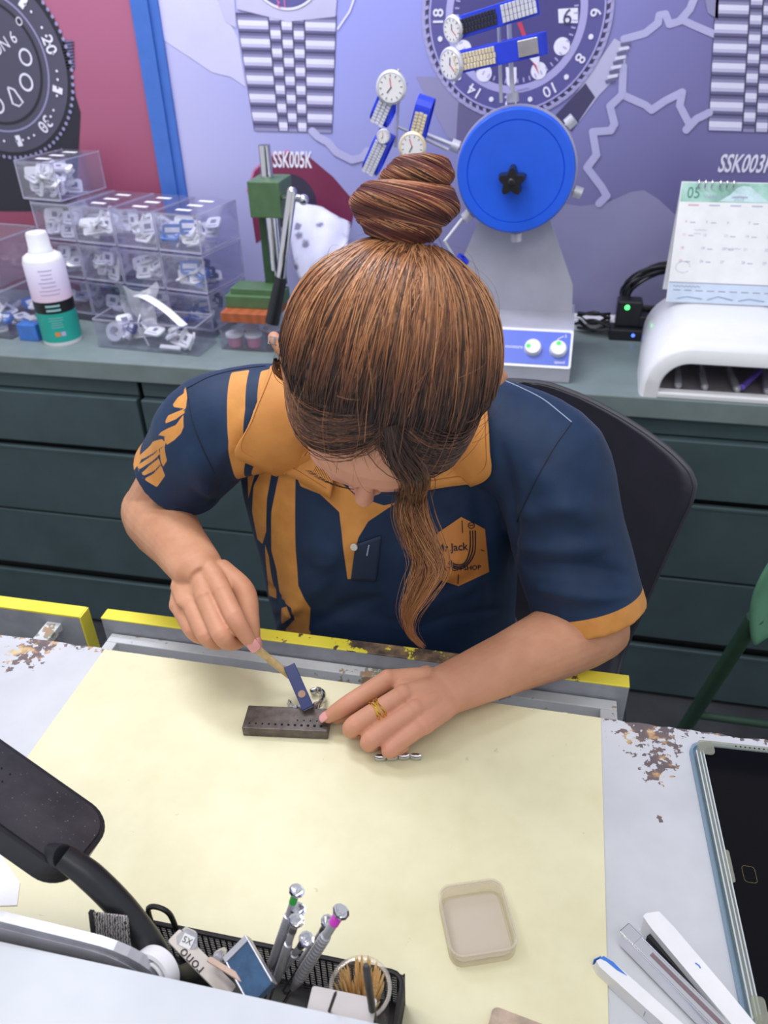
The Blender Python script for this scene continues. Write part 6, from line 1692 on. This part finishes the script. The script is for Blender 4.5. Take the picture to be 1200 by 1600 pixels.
# strands swept sideways from the front parting
def sweep(name, n, way, spread, tone0, tone1, lift0, seed):
    r_ = np.random.default_rng(seed); W_ = [dir_of(*w) for w in way]; k = 16; ctrl = np.stack(W_)[None] + r_.normal(size=(n, 1, 3))*spread*np.linspace(.6, 1.2, len(W_))[None, :, None] + r_.normal(size=(n, len(W_), 3))*.02
    ctrl = norm(ctrl); x = np.linspace(0, len(W_)-1, k); i = np.minimum(x.astype(int), len(W_)-2); f = (x-i)[None, :, None]
    # smooth blend through the control directions
    Pm = np.concatenate([2*ctrl[:, :1]-ctrl[:, 1:2], ctrl, 2*ctrl[:, -1:]-ctrl[:, -2:-1]], 1); a, b_, c, d = Pm[:, i], Pm[:, i+1], Pm[:, i+2], Pm[:, i+3]
    D = norm(.5*((2*b_) + (c-a)*f + (2*a-5*b_+4*c-d)*f**2 + (3*b_-a-3*c+d)*f**3))
    s = np.linspace(0, 1, k)[None]; h = .0008 + (lift0 + r_.uniform(0, .005, (n, 1)))*smoothstep(0, .3, s) + .004*np.clip(np.abs(D[..., 0])-.5, 0, 1)
    P = HS + (D @ AX)*(skull(D) + h)[..., None]
    tone = np.clip(tone0 + (tone1-tone0)*s + .16*r_.normal(size=(n, 1)), .02, .80)
    return strands(name, P, np.full((n, 1), .0004)*np.interp(s, [0, .1, .85, 1], [.4, 1, 1, .3]), tone, m_hair, hair)
sweep('swept_strands', 1200, ((-8, 77), (-24, 58), (-52, 34), (-70, 22), (-88, 12), (-104, 8)), .10, .22, .70, .0012, 3)
sweep('swept_strands', 800, ((0, 75), (20, 57), (40, 40), (58, 24), (78, 8), (100, 0)), .10, .18, .44, .0010, 4)
# short new hairs along the hairline
n = 900; az = rngh.uniform(-62, 62, n); e0 = hairline(az) + rngh.uniform(-1.5, 20, n); d0 = dir_of(az, e0); d1 = norm(d0 + rngh.normal(size=(n, 3))*.06 + np.array((0, .10, -.06))*np.where(e0 < hairline(az)+3, 1, -1)[:, None])
s_ = np.linspace(0, 1, 5)[None, :, None]; D = slerp(d0[:, None], d1[:, None], s_); P = HS + (D @ AX)*(skull(D) + .0006 + .003*s_[..., 0]*rngh.random((n, 1)))[..., None]
strands('baby_hairs', P, np.full((n, 1), .00015)*np.linspace(1, .2, 5)[None], np.full((n, 5), .22) + .05*rngh.normal(size=(n, 1)), m_hair, hair)

# loose locks
def lock(name, path, radii, n, k, tone0, tone1, seed, wave=.004, fly=.08, flat=.6):
    r_ = np.random.default_rng(seed); C = np.array(smooth_path(path, 8)); s = np.linspace(0, 1, k); x = np.linspace(0, 1, len(C)); C = np.stack([np.interp(s, x, C[:, q]) for q in range(3)], 1)
    R = np.interp(s, np.linspace(0, 1, len(radii)), radii)
    tg = norm(np.gradient(C, axis=0)); U = norm(np.cross(tg, UPV*.2 + FWD)); Wv = np.cross(tg, U)
    a = r_.uniform(0, 2*PI, (n, 1)); q = np.sqrt(r_.random((n, 1))); fl = (r_.random((n, 1)) < fly)*r_.uniform(.4, 2.2, (n, 1)); q = q*(1 + fl*np.linspace(.1, 1, k)[None])
    ph = r_.uniform(0, 6, (n, 1)); a2 = a + .8*np.sin(s[None]*5 + ph)
    P = C[None] + (R[None]*q)[..., None]*(np.cos(a2)[..., None]*U[None] + flat*np.sin(a2)[..., None]*Wv[None]) + (wave*np.sin(s[None]*9 + ph)*s[None]*.5)[..., None]*U[None]
    cut = r_.uniform(.82, 1.0, (n, 1)); idx = s[None]*cut*(k-1); i0 = np.minimum(idx.astype(int), k-2); w = (idx-i0)[..., None]; rr = np.arange(n)[:, None]
    P = P[rr, i0]*(1-w) + P[rr, i0+1]*w
    tone = np.clip(tone0 + (tone1-tone0)*smoothstep(0, .5, s)[None] + .09*r_.normal(size=(n, 1)), .03, .98)
    return strands(name, P, np.full((n, 1), .00036)*np.interp(s, [0, .7, 1], [1, .9, .25])[None], tone, m_hair, hair)
def hd(az, el, off): d = dir_of(az, el); return HS + (d @ AX)*(skull(d) + off)
L0 = [hd(6, 66, .003), hd(14, 52, .006), hd(22, 38, .009)]
lock('hair_lock', L0 + [py(648, 775, .585), py(656, 815, .60), py(672, 855, .61), py(682, 888, .615), py(664, 922, .62), py(640, 960, .625), py(642, 990, .63), py(664, 1013, .632)], [.006, .011, .012, .010, .0095, .0095, .0085, .0065, .005, .003, .0012], 480, 34, .18, .70, 31)
lock('hair_lock', [hd(10, 60, .003), hd(18, 44, .007), py(634, 770, .575), py(630, 805, .585), py(642, 845, .60), py(654, 880, .61), py(646, 915, .615), py(634, 955, .62), py(638, 985, .625)], [.003, .006, .008, .008, .007, .006, .005, .003, .0015], 150, 30, .2, .72, 32, .008, .3)
lock('hair_lock', [hd(-88, 8, .012), hd(-84, -6, .014), hd(-80, -20, .013), hd(-76, -32, .010)], [.003, .004, .003, .001], 60, 14, .4, .7, 33, .002, .1)

# the knot: one long rope of hair wound on itself
TP = HS + (TIE @ AX)*(.105 + .010)
ax = unit(-fh*.95 + uh*.22 + rh*.03); bx = unit(rh - ax*np.dot(rh, ax)); by = np.cross(ax, bx)
def coil(s):
    """s 0..1 -> centre of the rope"""
    ang = -2.6 + s*2*PI*2.55; rad = np.interp(s, [0, .1, .45, .62, .8, 1], [.016, .028, .030, .025, .015, .005]); hgt = np.interp(s, [0, .25, .5, .75, .9, 1], [.006, .016, .034, .054, .066, .072])
    return TP + ax*hgt*.74 + bx*(rad*.90*math.cos(ang) - .024 + .026*s) + by*rad*math.sin(ang)
S_ = np.linspace(0, 1, 90); C = np.array([coil(s) for s in S_]); RR_ = np.interp(S_, [0, .08, .3, .6, .85, 1], [.009, .0125, .0145, .0150, .0150, .010])
b = M(); b.tube(C, RR_*.93, 16, 0, round_end=True); b.tube([TP - ax*.012 - bx*.004, TP + ax*.015 - bx*.012, TP + ax*.035 - bx*.004], [.014, .022, .014], 18, 0, round_end=True); bun = b.build('hair_knot', m_bunbase, hair, label='reddish brown knot of hair')
tg = norm(np.gradient(C, axis=0)); U = norm(ax[None] - tg*(tg @ ax)[:, None]); Wv = np.cross(tg, U)
n = 2300; k = 30; s0 = rngh.uniform(-.1, .92, (n, 1)); s1 = s0 + rngh.uniform(.14, .34, (n, 1)); ss = np.clip(s0 + (s1-s0)*np.linspace(0, 1, k)[None], 0, 1)
th0 = rngh.uniform(0, 2*PI, (n, 1)); th = th0 + ss*9 + .15*np.sin(ss*30 + th0*3)
def tab(A): return np.stack([np.interp(ss, S_, A[:, q]) for q in range(3)], -1)
ridge = 1 + .055*np.sin(th*5) 
out = np.interp(ss, S_, RR_)*ridge*rngh.uniform(.93, 1.03, (n, 1))
P = tab(C) + out[..., None]*(np.cos(th)[..., None]*norm(tab(U)) + np.sin(th)[..., None]*norm(tab(Wv)))
tone = np.clip(.93 + .07*rngh.normal(size=(n, 1)) - .13*np.sin(th*5) - np.where(rngh.random((n, 1)) < .12, .2, 0), .3, 1.0)
tone = np.where(rngh.random((n, 1)) < .14, .2, tone)
strands('knot_strands', P, np.full((n, 1), .00042)*np.interp(np.linspace(0, 1, k), [0, .1, .9, 1], [.5, 1, 1, .4])[None], tone, m_hair, hair)
b = M(); b.tube([TP - ax*.004 + bx*.0175*math.cos(a) + by*.0175*math.sin(a) for a in np.linspace(0, 2*PI, 30)], .0035, 10); b.build('hair_tie', mat('tie_lilac', (130, 124, 176), .6, var=.1), hair)
# stray hairs standing off the outline
n = 170; az = rngh.uniform(-180, 180, n); d0 = dir_of(az, rngh.uniform(20, 80, n)); d1 = slerp(d0, np.broadcast_to(TIE, d0.shape), rngh.uniform(.15, .5, (n, 1))); d1 = norm(d1 + rngh.normal(size=(n, 3))*.12)
s_ = np.linspace(0, 1, 9)[None, :, None]; D = slerp(d0[:, None], d1[:, None], s_); P = HS + (D @ AX)*(skull(D) + .010 + .014*np.sin(s_[..., 0]*2.6)*rngh.random((n, 1)))[..., None]
strands('stray_hairs', P, np.full((n, 1), .0002)*np.linspace(1, .3, 9)[None], np.full((n, 9), .5) + .15*rngh.normal(size=(n, 1)), m_hair, hair)
